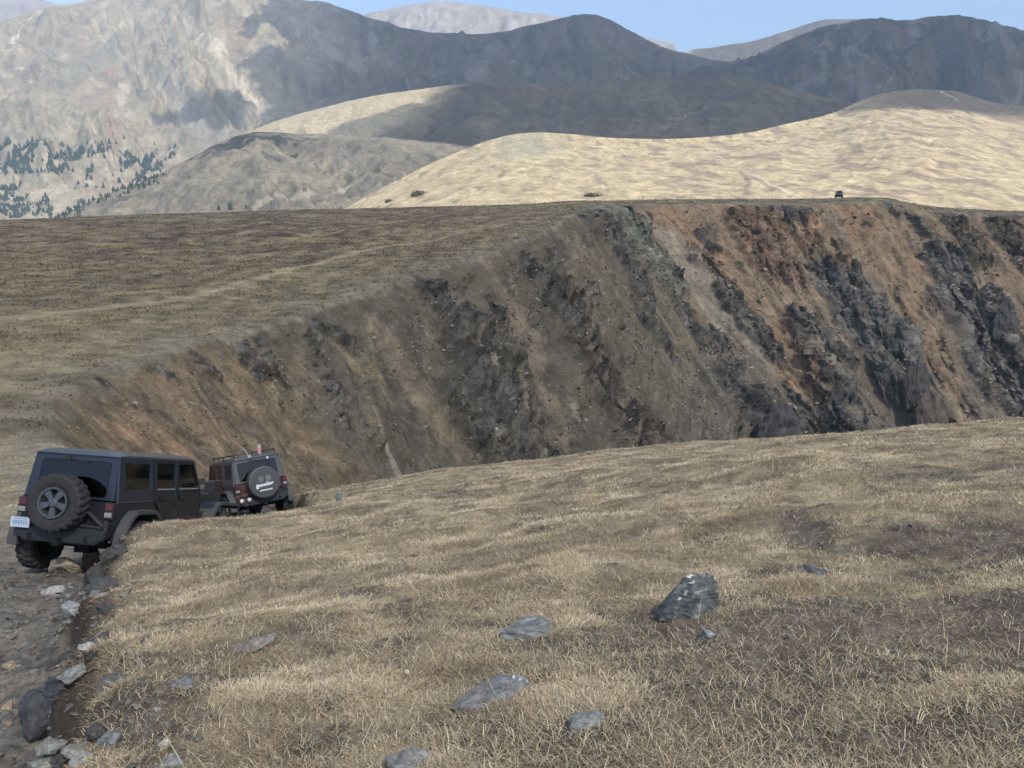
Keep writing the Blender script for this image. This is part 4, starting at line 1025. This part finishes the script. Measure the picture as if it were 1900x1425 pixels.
def glass_mat(name, tint, refl=1.0):
    m, nt, out = new_mat(name)
    t = N(nt, 'ShaderNodeBsdfTransparent'); t.inputs['Color'].default_value = (*tint, 1)
    g = N(nt, 'ShaderNodeBsdfGlossy'); g.inputs['Roughness'].default_value = .04; g.inputs['Color'].default_value = (refl, refl, refl, 1)
    f = N(nt, 'ShaderNodeFresnel'); f.inputs['IOR'].default_value = 1.5
    mx = N(nt, 'ShaderNodeMixShader'); nt.links.new(f.outputs[0], mx.inputs[0]); nt.links.new(t.outputs[0], mx.inputs[1]); nt.links.new(g.outputs[0], mx.inputs[2])
    nt.links.new(mx.outputs[0], out.inputs['Surface'])
    return m

VM = dict(
    rubber=plain_mat('tyre_rubber', (.024, .024, .025), .85, .2, 0, 14, .5), trim=plain_mat('black_trim', (.011, .012, .014), .6, .4),
    steel=plain_mat('grey_alloy', (.075, .082, .095), .45, .5, .6), dark=plain_mat('underside_black', (.012, .012, .013), .9, .1),
    seat=plain_mat('seat_cloth', (.022, .022, .024), .9, .1), glass=glass_mat('tinted_glass', (.10, .12, .15)), clear=glass_mat('clear_glass', (.42, .47, .50)),
    red=plain_mat('red_lens', (.055, .006, .008), .25, .5), white=plain_mat('white_lens', (.16, .165, .175), .2, .5), plate=plain_mat('plate_white', (.30, .36, .43), .4, .4, 0, 60, .1),
    plateink=plain_mat('plate_ink', (.14, .20, .29), .5), lamp=plain_mat('lamp_glass', (.36, .37, .38), .15, .6), pale=plain_mat('pale_plastic', (.26, .27, .28), .5), pink=plain_mat('faded_pink_cloth', (.34, .16, .20), .8, .2),
    seal=plain_mat('dusty_seal', (.16, .155, .145), .6), tan=plain_mat('tan_disc', (.50, .42, .30), .5), faint=plain_mat('faint_print', (.085, .10, .11), .6), print_=plain_mat('white_print', (.42, .46, .50), .6, .3, 0, 90, .2), cover=plain_mat('cover_vinyl', (.034, .037, .042), .5, .4))

def arch(cy, cz, r, a0, a1, n=9, sx=1.0, flat=9):
    return [(cy + r * sx * math.cos(R(a0 + (a1 - a0) * k / n)), min(cz + r * math.sin(R(a0 + (a1 - a0) * k / n)), flat)) for k in range(n + 1)]

TR = .45; WB = 2.947
def wheel(mb_parent, name, c, axis, out, cover=False):
    """out: +1 or -1, the side the face looks to along the axis"""
    hw = .145
    h = MB(); r_ = h.lathe([(-.08, .14), (.05 * out, .14)], axis, c, 20); h.cap(r_[0]); h.cap(r_[1])
    hub = h.build(name, VM['dark'], mb_parent)
    t = MB()
    def tread(j, k):
        if j in (3, 4, 5, 6):
            ph = (k // 2 + (1 if j in (5, 6) else 0)) % 2
            return -.020 if ph else 0
        if j in (2, 7): return -.012 if (k // 2 + (j == 7)) % 2 else 0
        return 0
    prof = [(-hw + .03, .235), (-hw, .30), (-hw - .004, .40), (-hw + .02, .44), (-.03, TR), (.03, TR), (hw - .02, .44), (hw + .004, .40), (hw, .30), (hw - .03, .235)]
    t.lathe(prof, axis, c, 96, tread)
    t.build('tyre', VM['rubber'], hub)
    if cover: return hub
    m = MB(); o = out
    m.lathe([(o * (hw - .015), .238), (o * (hw + .006), .235), (o * (hw + .004), .205), (o * (hw - .03), .195), (o * (hw - .09), .185)], axis, c, 40)
    m.mi = 1; r_ = m.lathe([(o * (hw - .085), .19), (o * (hw - .088), .02)], axis, c, 24); m.cap(r_[1]); m.mi = 0
    def pt(a, b, d):   # in-plane coordinates, depth along the axis
        return (c[0] + d * o, c[1] + a, c[2] + b) if axis == 'x' else (c[0] + a, c[1] + d * o, c[2] + b)
    for k in range(5):
        a = R(90 + 72 * k + 36); ca, sa = math.cos(a), math.sin(a)
        q = [(-.030, .04), (.030, .04), (.055, .20), (-.055, .20)]
        f0 = [pt(u * -sa + v * ca, u * ca + v * sa, hw - .012) for u, v in q]; f1 = [pt(u * -sa + v * ca, u * ca + v * sa, hw - .06) for u, v in q]
        a_ = [m.bm.verts.new(p) for p in f0]; b_ = [m.bm.verts.new(p) for p in f1]
        m.bm.faces.new(a_); m.bm.faces.new(b_[::-1])
        for i in range(4): m.bm.faces.new((a_[i], b_[i], b_[(i + 1) % 4], a_[(i + 1) % 4]))
    r_ = m.lathe([(o * (hw - .06), .075), (o * (hw - .002), .07), (o * (hw + .006), .04)], axis, c, 20); m.cap(r_[2])
    for k in range(16):
        a = 2 * math.pi * k / 16
        p0 = pt(.222 * math.cos(a), .222 * math.sin(a), hw + .004)
        m.box(*[w for q in p0 for w in (q - .008, q + .008)])
    m.build('rim', [VM['steel'], VM['dark']], hub)
    return hub

def xw(z):      # half width of the upper body: the cabin leans in above the belt
    return .775 - max(0, z - 1.19) * .125

ROOF = paint('roof_sheen_paint', (.030, .038, .055), .22, .08, (.16, .13, .10), 1.0)  # lighter blue base paints in the sky sheen of the roof
def make_suv(loc, yaw, pitch, roll, label, paint_m, top_m, flare_m, spare_cover=False, rack=False, plate=True):
    root = bpy.data.objects.new('off_road_vehicle', None); COL.objects.link(root)
    root.location = loc
    root.rotation_euler = (Matrix.Rotation(-yaw, 3, 'Z') @ Matrix.Rotation(pitch, 3, 'X') @ Matrix.Rotation(roll, 3, 'Y')).to_euler()
    tag(root, label, 'off-roader')
    P = lambda mb, n, m, par=root, **k: mb.build(n, m, par, **k)
    sidep = lambda sg, base, f: (lambda u, v, d: (sg * (f(v) + base - d), u, v))
    # body tub and front clip
    b = MB()
    rear_arch = arch(0, .50, .56, 172, 8, 12, 1.0, .99)
    tub = [(-.62, .86), (-.62, 1.19), (2.14, 1.22), (2.14, .66), (.62, .66)] + rear_arch[::-1] + [(-.58, .72)]
    b.solid(tub, [], lambda u, v, d: (d - .765, u, v), 1.53)
    clip = [(2.145, .72), (2.145, 1.235), (3.36, 1.165), (3.42, 1.12), (3.42, .92)] + arch(WB, .50, .56, 22, 150, 10, 1.0, .99)
    b.solid(clip, [], lambda u, v, d: (d * (1 - .04 * (u - 2.1)) - .60 * (1 - .04 * (u - 2.1)), u, v), 1.20)
    body = P(b, 'body', paint_m, bevel=.012)
    h = MB()
    for y0, y1 in ((2.16, 3.36),):
        n = 8; m_ = 5; V = []
        for i in range(n + 1):
            y = y0 + (y1 - y0) * i / n; hw = .62 - .07 * i / n; zt = 1.275 - .075 * (i / n) ** 1.5
            V.append([h.bm.verts.new((hw * (2 * j / m_ - 1), y, zt + .035 * (1 - (2 * j / m_ - 1) ** 2))) for j in range(m_ + 1)] )
        for i in range(n):
            for j in range(m_): h.bm.faces.new((V[i][j], V[i][j + 1], V[i + 1][j + 1], V[i + 1][j]))
        bot = [[h.bm.verts.new((v.co.x, v.co.y, v.co.z - .09 if 0 < 1 else 0)) for v in row] for row in V]
        for i in range(n):
            for j in (0, m_):
                h.bm.faces.new((V[i][j], V[i + 1][j], bot[i + 1][j], bot[i][j]))
        for i in (0, n):
            for j in range(m_): h.bm.faces.new((V[i][j], V[i][j + 1], bot[i][j + 1], bot[i][j]))
    hood = P(h, 'hood', paint_m, smooth=False)
    for sg in (-1, 1):
        l = MB(); l.box(sg * .50 - .02, sg * .50 + .02, 3.05, 3.10, 1.22, 1.275); P(l, 'hood_latch', VM['trim'], hood, bevel=.006)
    g = MB(); g.box(-.56, .56, 3.425, 3.47, .74, 1.17); g.mi = 1
    for k in range(7): g.box(-.265 + k * .0885 - .024, -.265 + k * .0885 + .024, 3.466, 3.478, .82, 1.09)
    P(g, 'grille', [paint_m, VM['dark']], bevel=.004)
    for sg in (-1, 1):
        l = MB(); r_ = l.lathe([(.0, .105), (.03, .10), (.05, .07), (.055, .01)], 'y', (sg * .43, 3.47, 1.0), 24); l.cap(r_[0]); l.cap(r_[-1]); P(l, 'headlight', VM['lamp'], smooth=True)
    # flares
    for sg in (-1, 1):
        for cy, nm in ((0, 0), (WB, 1)):
            f = MB()
            if nm == 0:
                outr = arch(0, .50, .63, 186, -6, 14, 1.0, 1.065); inr = arch(0, .50, .56, 186, -6, 14, 1.0, .995)
            else:
                outr = [(WB + .60, 1.00), (WB + .56, 1.075), (WB - .30, 1.115)] + arch(WB, .50, .68, 118, 186, 8)
                inr = [(WB + .58, .95), (WB + .54, 1.015), (WB - .26, 1.055)] + arch(WB, .50, .61, 118, 186, 8)
            xb = .765 if nm == 0 else .54
            f.solid(outr + inr[::-1], [], (lambda sg, xb: lambda u, v, d: (sg * (xb + d), u, v))(sg, xb), .945 - xb)
            P(f, 'fender_flare', flare_m, bevel=.012)
    # sills
    for sg in (-1, 1):
        s_ = MB(); s_.tube([(sg * .80, .60, .60), (sg * .83, .75, .58), (sg * .83, 2.15, .58), (sg * .80, 2.3, .60)], .04, 8); P(s_, 'side_step', VM['trim'])
    # doors
    for sg in (-1, 1):
        for nm, outl, hole in (
            ('rear', [(.62, 1.02), (.70, .72), (1.19, .70), (1.19, 1.895), (.46, 1.895), (.46, 1.19), (.56, 1.10)], rrect(.53, 1.12, 1.40, 1.82, .05)),
            ('front', [(1.205, .70), (2.09, .70), (2.10, 1.33), (1.845, 1.895), (1.205, 1.895)], [(1.29, 1.41), (1.98, 1.40), (1.985, 1.43), (1.815, 1.80), (1.79, 1.82), (1.30, 1.82), (1.285, 1.80)])):
            d_ = MB(); d_.solid(outl, [hole], sidep(sg, .018, xw), .05)
            door = P(d_, 'door', paint_m, bevel=.006, seg=1)
            w = MB(); w.solid([(u, v) for u, v in hole], [], sidep(sg, -.006, xw), .006); P(w, 'window', VM['clear'] if nm == 'front' else VM['glass'], door)
            sl_ = MB(); hx = [u for u, v in hole]; sl_.solid([(min(hx), 1.375), (max(hx), 1.375), (max(hx), 1.395), (min(hx), 1.395)], [], sidep(sg, .024, xw), .012); P(sl_, 'window_seal', VM['seal'], door)
            hd = MB(); y0 = .62 if nm == 'rear' else 1.28
            hd.box(*sorted((sg * .800, sg * .832)), y0, y0 + .17, 1.215, 1.245); hd.box(*sorted((sg * .793, sg * .797)), y0 - .01, y0 + .18, 1.19, 1.27)
            P(hd, 'door_handle', VM['trim'], door, bevel=.004)
            hy = 1.20 if nm == 'rear' else 2.10
            for hz in (1.08, .84):
                hg = MB(); hg.box(*sorted((sg * .79, sg * .82)), hy - .03, hy + .06, hz, hz + .06); P(hg, 'hinge', VM['trim'], door, bevel=.004)
            if nm == 'front':
                mr = MB(); mr.tube([(sg * .79, 2.02, 1.36), (sg * .92, 2.05, 1.37)], .025, 8); mr.box(*sorted((sg * .86, sg * 1.06)), 2.03, 2.12, 1.32, 1.52); P(mr, 'mirror', VM['trim'], door, bevel=.02)
    # hard top: rear quarters, tail panel, roof
    t = MB()
    for sg in (-1, 1):
        t.solid([(-.60, 1.20), (.445, 1.20), (.445, 1.90), (-.55, 1.90)], [rrect(-.40, .34, 1.385, 1.80, .06)], sidep(sg, .004, xw), .05)
    rz = lambda v: -.625 + (v - 1.2) * .10
    t.solid([(-.72, 1.21), (.72, 1.21), (.655, 1.895), (-.655, 1.895)], [rrect(-.57, .57, 1.26, 1.80, .05)], lambda u, v, d: (u, rz(v) + d, v), .045)
    top = P(t, 'hard_top', top_m, bevel=.006, seg=1)
    rf = MB(); n, m_ = 10, 8; V = []
    for i in range(n + 1):
        y = -.60 + 2.50 * i / n; row = []
        for j in range(m_ + 1):
            u = 2 * j / m_ - 1; e = max(0, abs(u) - .75) / .25; ey = max(0, 1 - min(i, n - i) / 1.0)
            row.append(rf.bm.verts.new((u * .685, y, 1.965 + .022 * (1 - u * u) - .045 * e * e - .03 * ey)))
        V.append(row)
    for i in range(n):
        for j in range(m_): rf.bm.faces.new((V[i][j], V[i][j + 1], V[i + 1][j + 1], V[i + 1][j]))
    e_ = bmesh.ops.extrude_face_region(rf.bm, geom=list(rf.bm.faces))
    for v in [q for q in e_['geom'] if isinstance(q, bmesh.types.BMVert)]: v.co.z = 1.893
    P(rf, 'roof', ROOF, top, smooth=False)
    for sg in (-1, 1):
        w = MB(); w.solid(rrect(-.40, .34, 1.385, 1.80, .06), [], sidep(sg, -.012, xw), .006); P(w, 'window', VM['glass'], top)
        gt = MB(); gt.solid([(-.62, 1.185), (.44, 1.185), (.44, 1.205), (-.62, 1.205)], [], sidep(sg, .014, lambda v: .77), .02); P(gt, 'drip_rail', VM['steel'], top)
    w = MB(); w.solid(rrect(-.57, .57, 1.26, 1.80, .05), [], lambda u, v, d: (u, rz(v) - .004 + d, v), .006); rg = P(w, 'rear_window', VM['glass'], top)
    wp = MB(); wp.tube([(-.16, rz(1.80) - .03, 1.83), (.20, rz(1.80) - .03, 1.79)], .012, 6); wp.box(-.20, -.10, rz(1.82) - .04, rz(1.82), 1.80, 1.86); P(wp, 'rear_wiper', VM['trim'], top)
    if not spare_cover:
        dk = MB(); r_ = dk.lathe([(0, .045), (-.02, .045)], 'y', (-.46, rz(1.45) - .008, 1.45), 16); dk.cap(r_[0]); dk.cap(r_[1]); P(dk, 'round_sticker', VM['tan'], top)
    # windscreen
    s_ = MB(); wy = lambda v: 2.13 - (v - 1.24) * .42
    s_.solid([(-.70, 1.24), (.70, 1.24), (.66, 1.90), (-.66, 1.90)], [rrect(-.60, .60, 1.32, 1.82, .05)], lambda u, v, d: (u, wy(v) - d, v), .05); ws = P(s_, 'windscreen_frame', paint_m, bevel=.008, seg=1)
    w = MB(); w.solid(rrect(-.60, .60, 1.32, 1.82, .05), [], lambda u, v, d: (u, wy(v) - .02 - d, v), .006); P(w, 'windscreen', VM['clear'], ws)
    # cabin
    for x, y in ((-.36, 1.45), (.36, 1.45), (-.36, .55), (.36, .55)):
        q = MB(); q.box(x - .23, x + .23, y - .22, y + .30, 1.20, 1.28)
        vs = q.box(x - .22, x + .22, y - .30, y - .18, 1.24, 1.66)
        for v in vs:
            if v.co.z > 1.5: v.co.y -= .08
        vs = q.box(x - .12, x + .12, y - .37, y - .29, 1.68, 1.82); P(q, 'seat', VM['seat'], bevel=.03)
    q = MB()
    for sg in (-1, 1): q.tube([(sg * .60, -.45, 1.2), (sg * .56, -.40, 1.86), (sg * .56, .45, 1.87), (sg * .56, 1.15, 1.87), (sg * .56, 1.75, 1.86)], .035, 8); q.tube([(sg * .60, 1.12, 1.2), (sg * .56, 1.12, 1.87)], .035, 8)
    for y in (-.38, 1.12): q.tube([(-.56, y, 1.86), (.56, y, 1.86)], .035, 8)
    P(q, 'roll_cage', VM['trim'])
    q = MB(); q.box(-.68, .68, 1.95, 2.11, 1.20, 1.33); P(q, 'dashboard', VM['seat'], bevel=.02)
    q = MB(); ring = [(-.36 + .18 * math.cos(a), 1.84 - .06 * math.sin(a), 1.36 + .17 * math.sin(a)) for a in [k * 2 * math.pi / 20 for k in range(21)]]; q.tube(ring, .016, 6); q.tube([(-.36, 1.84, 1.36), (-.36, 1.98, 1.30)], .025, 6); q.tube([ring[0], ring[10]], .015, 6); P(q, 'steering_wheel', VM['trim'])
    # running gear
    q = MB(); q.box(-.46, .46, -.55, 3.3, .62, .84); q.tube([(-.74, 0, TR), (.74, 0, TR)], .05, 10); q.tube([(-.74, WB, TR), (.74, WB, TR)], .05, 10); q.box(-.14, .10, -.14, .14, .33, .58); q.box(.06, .30, WB - .14, WB + .14, .33, .58)
    for x in (-.45, .45):
        q.tube([(x, -.05, .45), (x, -.02, .85)], .05, 8); q.tube([(x, .05, .42), (x * .9, 1.0, .66)], .03, 8); q.tube([(x, -.2, .45), (x * .95, -.4, .85)], .028, 8); q.tube([(x, WB, .45), (x, WB + .02, .85)], .05, 8)
    q.tube([(-.35, -.72, .60), (-.35, .4, .62)], .035, 8); P(q, 'chassis', VM['dark'])
    for sg in (-1, 1):
        for cy in (0, WB): wheel(root, 'wheel', (sg * .80, cy, TR), 'x', sg)
    # tail: bumper, carrier, spare, lamps, plate
    q = MB(); q.solid([(-.73, .64), (-.56, .54), (.56, .54), (.73, .64), (.74, .76), (.60, .80), (-.60, .80), (-.74, .76)], [], lambda u, v, d: (u, -.78 + d, v), .17); rb = P(q, 'rear_bumper', VM['trim'], bevel=.02)
    for x in (-.45, .45):
        sh = MB(); sh.tube([(x, -.78, .60), (x, -.86, .58), (x, -.87, .64), (x, -.79, .66)], .016, 8); P(sh, 'shackle', VM['trim'], rb)
    hi = MB(); hi.box(-.05, .05, -.86, -.6, .50, .60); P(hi, 'tow_hitch', VM['dark'], rb, bevel=.006)
    q = MB(); q.tube([(.70, -.78, .82), (.28, -.74, 1.12), (-.05, -.74, 1.15)], .03, 8); q.tube([(.70, -.76, .80), (.05, -.76, .84), (.0, -.74, 1.1)], .03, 8); q.box(-.16, .16, -.76, -.66, 1.0, 1.30); q.tube([(.70, -.73, .74), (.70, -.73, .92)], .045, 10); P(q, 'tyre_carrier', VM['trim'])
    sp = wheel(root, 'spare_wheel', (0, -.885, 1.15), 'y', -1, spare_cover)
    if spare_cover:
        q = MB(); c = (0, -.885, 1.15)
        r_ = q.lathe([(.12, .462), (-.13, .468), (-.158, .455), (-.166, .42), (-.170, .20)], 'y', c, 56); q.cap(r_[-1])
        fy = -.885 - .174
        def flat(pts, mi):
            q.mi = mi; q.solid(pts, [], lambda u, v, d: (u, fy + d, 1.15 + v), .006); q.mi = 0
        # a pale emblem of two lobes, unreadable white word with tall strokes, thinner line below
        flat(rrect(-.17, -.02, .02, .19, .06), 2); flat(rrect(.04, .19, .02, .19, .06), 2)
        x = -.27
        for wd_, z0, z1 in ((.085, -.165, -.035), (.055, -.115, -.04), (.065, -.115, -.035), (.055, -.112, -.04), (.060, -.11, -.035), (.030, -.11, .015), (.060, -.11, -.03), (.055, -.105, -.025), (.050, -.08, -.02)):
            flat([(x, z0), (x + wd_ * .86, z0 + .004), (x + wd_ * .86 + .008, z1), (x + .008, z1 - .004)], 1); x += wd_
        x = -.18
        for k in range(11):
            flat([(x, -.245), (x + .028, -.245), (x + .031, -.205), (x + .003, -.205)], 1); x += .034
        q.build('tyre_cover', [VM['cover'], VM['print_'], VM['faint']], sp, smooth=False)
    for sg in (-1, 1):
        q = MB(); q.mi = 1; q.box(sg * .70 - .075, sg * .70 + .075, -.70, -.622, .94, 1.185); q.mi = 0; q.box(sg * .70 - .06, sg * .70 + .06, -.715, -.695, 1.07, 1.17); q.mi = 2; q.box(sg * .70 - .06, sg * .70 + .06, -.713, -.695, .965, 1.045)
        P(q, 'tail_light', [VM['red'], VM['trim'], VM['white']], bevel=.004, seg=1)
    q = MB(); q.box(-.60, .60, -.66, -.63, .82, 1.17); P(q, 'tailgate', paint_m, bevel=.01)
    if plate:
        q = MB(); q.box(-.755, -.45, -.845, -.835, .735, .89); q.mi = 1
        for k in range(6): q.box(-.715 + k * .040, -.690 + k * .040, -.848, -.844, .78, .84)
        q.box(-.70, -.50, -.848, -.844, .86, .873); q.mi = 2; q.box(-.73, -.48, -.834, -.62, .76, .79)
        P(q, 'licence_plate', [VM['plate'], VM['plateink'], VM['trim']])
    q = MB(); q.solid([(-.80, .62), (.80, .62), (.80, .80), (-.80, .80)], [], lambda u, v, d: (u, 3.62 - .10 * abs(u) ** 2 + d - .17, v), .17); q.box(-.45, .45, 3.40, 3.56, .66, .78); P(q, 'front_bumper', VM['trim'], bevel=.02)
    if rack:
        q = MB()
        for sg in (-1, 1): q.tube([(sg * .60, -.55, 2.06), (sg * .60, 1.75, 2.06)], .022, 8); q.tube([(sg * .60, -.5, 1.95), (sg * .60, -.5, 2.06)], .018, 6); q.tube([(sg * .60, .6, 1.95), (sg * .60, .6, 2.06)], .018, 6); q.tube([(sg * .60, 1.7, 1.95), (sg * .60, 1.7, 2.06)], .018, 6)
        for k in range(6): q.tube([(-.60, -.5 + k * .44, 2.06), (.60, -.5 + k * .44, 2.06)], .016, 6)
        P(q, 'roof_rack', VM['trim'])
        q = MB(); q.tube([(-.20, -.60, 1.93), (-.24, -.60, 2.05), (-.33, -.60, 2.22)], .014, 6); q.box(-.24, -.15, -.63, -.58, 1.93, 1.99); P(q, 'whip_antenna', VM['pale'])
        q = MB(); q.tube([(.14, -.60, 1.95), (.12, -.60, 2.26)], .008, 6); q.mi = 1
        q.solid([(.07, 2.0), (.17, 1.97), (.18, 2.11), (.09, 2.13)], [], lambda u, v, d: (u, -.62 + d + .02 * math.sin(v * 30), v), .012); q.mi = 0
        q.solid([(.10, 2.15), (.17, 2.13), (.19, 2.25), (.11, 2.26)], [], lambda u, v, d: (u, -.62 + d, v), .012); P(q, 'flag_pole', [VM['pale'], VM['pink']])
        for x in (-.66, -.44):
            q = MB(); r_ = q.lathe([(.05, .04), (.0, .062), (-.03, .06), (-.04, .02)], 'y', (x, -.80, .72), 18); q.cap(r_[0]); q.cap(r_[-1]); P(q, 'reversing_lamp', VM['lamp'], smooth=True)
        q = MB(); q.tube([(.30, -.66, 1.84), (.30, -.70, 1.84)], .04, 10); P(q, 'work_lamp', VM['lamp'])
    return root

black = paint('black_paint', (.006, .008, .013), .30, .22, (.11, .10, .085), .4); blacktop = paint('black_hard_top', (.010, .014, .023), .28, .10)
flarem = paint('flare_plastic', (.026, .028, .032), .60, .4, (.12, .11, .09))
maroon = paint('dark_red_paint', (.038, .008, .012), .30, .45)
make_suv((-6.91, 11.95, -5.09), R(4.5), R(-16.4), R(2.8), 'black four-door off-roader with a bare spare tyre on its tailgate, nearest on the track', black, blacktop, flarem)
make_suv((-7.61, 22.58, -7.95), R(-36.5), R(-14.7), R(-1.3), 'dark red off-roader with covered spare tyre and roof rack, ahead of the black one', maroon, paint('black_soft_top', (.030, .033, .042), .45, .3), flarem, True, True, False)
vp = at(1557, 366.5, 223)
make_suv((vp[0], vp[1], vp[2] - .25), R(205), 0, 0, 'tiny dark off-roader parked far away on the rim above the cliff', paint('distant_black_paint', (.03, .032, .036), .35, .3), paint('distant_top', (.05, .055, .06), .4, .3), flarem, False, False, False)
# ------------------------------------------------------------------ trees and shrubs far off
mat_fir = plain_mat('fir_needles', (.042, .058, .045), .95, .05, 0, .35, .5)
mat_trunk = plain_mat('fir_trunk', (.09, .065, .045), .95, .05, 0, 3, .3)

def fir_np(rng, h, wd_):
    V = []; T = []; tiers = rng.integers(4, 6); off = 0
    for k in range(tiers):
        z0 = h * (.10 + .72 * k / tiers); z1 = min(h, z0 + h * .42); r0 = wd_ * (1 - .78 * k / tiers)
        n = 7; a = np.arange(n) * 2 * np.pi / n + rng.random() * 6; rj = r0 * rng.uniform(.55, 1.15, n)
        ring = np.stack([rj * np.cos(a), rj * np.sin(a), z0 - h * .05 * rng.random(n)], -1)
        V.append(np.concatenate([ring, [[0, 0, z1]]]))
        T += [[off + i, off + (i + 1) % n, off + n] for i in range(n)]; off += n + 1
    return np.concatenate(V), np.array(T)

def pxpy(P):
    c, s = math.cos(PITCH), math.sin(PITCH)
    dep = P[..., 1] * c - P[..., 2] * s; u = P[..., 1] * s + P[..., 2] * c
    return W / 2 + F * P[..., 0] / dep, H / 2 - F * u / dep

def forest():
    rng = np.random.default_rng(55); Vs, Ts, off = [], [], 0
    for P, zones, cnt in ((MBp, [(-260,95,262,328,1.0,1),(100,180,276,322,.8,1),(182,206,270,290,.3,1),(222,282,284,338,.9,1),(282,350,285,318,.35,1),(225,300,318,340,.5,1),(-260,45,342,404,1.0,1),(45,155,362,404,.9,1),(100,150,352,372,.5,1),(-60,330,255,345,.10,1),(150,215,345,366,.35,1)], 1700),
                          (MLp, [(80,155,384,420,1.0,0),(150,305,326,384,1.0,2)], 330)):
        x, y = pxpy(P); ok = np.zeros(x.shape)
        for (a, b, c, d, w, kind) in zones:
            mm = (x > a) & (x < b) & (y > c) & (y < d)
            if kind == 2: mm &= (y < 386 - (x - 150) * .30) & (y > 366 - (x - 150) * .33)
            ok = np.maximum(ok, mm * w)
        n_ = fbm(P[..., 0] / 45, P[..., 1] / 70, 4, 310 + cnt)
        ok = ok * sstep(-.10, .16, n_) if cnt > 400 else ok
        wgt = (ok * P[..., 1] ** 1).ravel(); wgt /= wgt.sum()
        for i in rng.choice(wgt.size, cnt, p=wgt):
            p = P.reshape(-1, 3)[i]; h = rng.uniform(.004, .0088) * p[1] * (.8 if cnt < 400 else 1)
            v, t = fir_np(rng, h, h * rng.uniform(.25, .45))
            j = rng.normal(0, 3, 2); Vs.append(v + p + np.array([j[0], j[1], -1.0])); Ts.append(t + off); off += len(v)
    me = mesh_np('conifer_forest', np.concatenate(Vs), None, np.concatenate(Ts), None, False)
    tag(link('conifer_forest', me, mat_fir), 'dark conifer stands on the valley slopes at the left', 'forest', kind='stuff')
forest()

def tree(px, py, hpx, P, label, seed):
    p = slope_pt(px, py, P); rng = np.random.default_rng(seed); h = hpx / F * p[1]
    root = bpy.data.objects.new('conifer_tree', None); COL.objects.link(root); root.location = p
    tag(root, label, 'tree', 'lone conifers below the middle hill')
    v, t = fir_np(rng, h, h * .28); v2, t2 = fir_np(rng, h * .8, h * .22); v2 = v2 + [h * .16, h * .05, 0]
    link('crown', mesh_np('crown', np.concatenate([v, v2]), None, np.concatenate([t, t2 + len(v)]), None, False), mat_fir, root)
    q = MB(); q.tube([(0, 0, -.8), (0, 0, h * .5)], h * .025, 6); q.build('trunk', mat_trunk, root)
tree(427, 389, 17, MLp, 'tallest dark conifer above the mesa skyline, left of centre', 1)
tree(406, 391, 12, MLp, 'small dark conifer just left of the tallest one above the mesa', 2)
tree(457, 386, 9, MLp, 'squat dark conifer just right of the tallest one above the mesa', 3)

def shrub(px, py, wpx, hpx, P, label, seed):
    p = slope_pt(px, py, P); rng = np.random.default_rng(seed); w = wpx / F * p[1]; h = hpx / F * p[1]
    n = 260; c = rng.normal(size=(n, 3)); c /= np.linalg.norm(c, axis=1, keepdims=True); c *= rng.random((n, 1)) ** .4
    c = c * [w * .5, w * .4, h * .6] * (1 + .3 * np.sin(c[:, :1] * 9 / w)); c[:, 2] = np.abs(c[:, 2])
    d = rng.normal(size=(n, 3, 3)) * h * .16
    V = (c[:, None] + d + p).reshape(-1, 3); T = np.arange(n * 3).reshape(-1, 3)
    o = link('shrub', mesh_np('shrub', V - p, None, T, None, False), mat_bush); o.location = p; tag(o, label, 'shrub', 'dark shrubs on the tan hill')
mat_bush = plain_mat('shrub_leaves', (.095, .085, .060), .95, .05, 0, .5, .5)
shrub(776, 363, 36, 12, MTp, 'long dark shrub on the left slope of the tan hill', 1)
shrub(720, 375, 16, 7, MTp, 'low dark shrub near the left foot of the tan hill', 2)
shrub(1097, 364, 32, 10, MTp, 'dark shrub showing just above the cliff rim', 3)
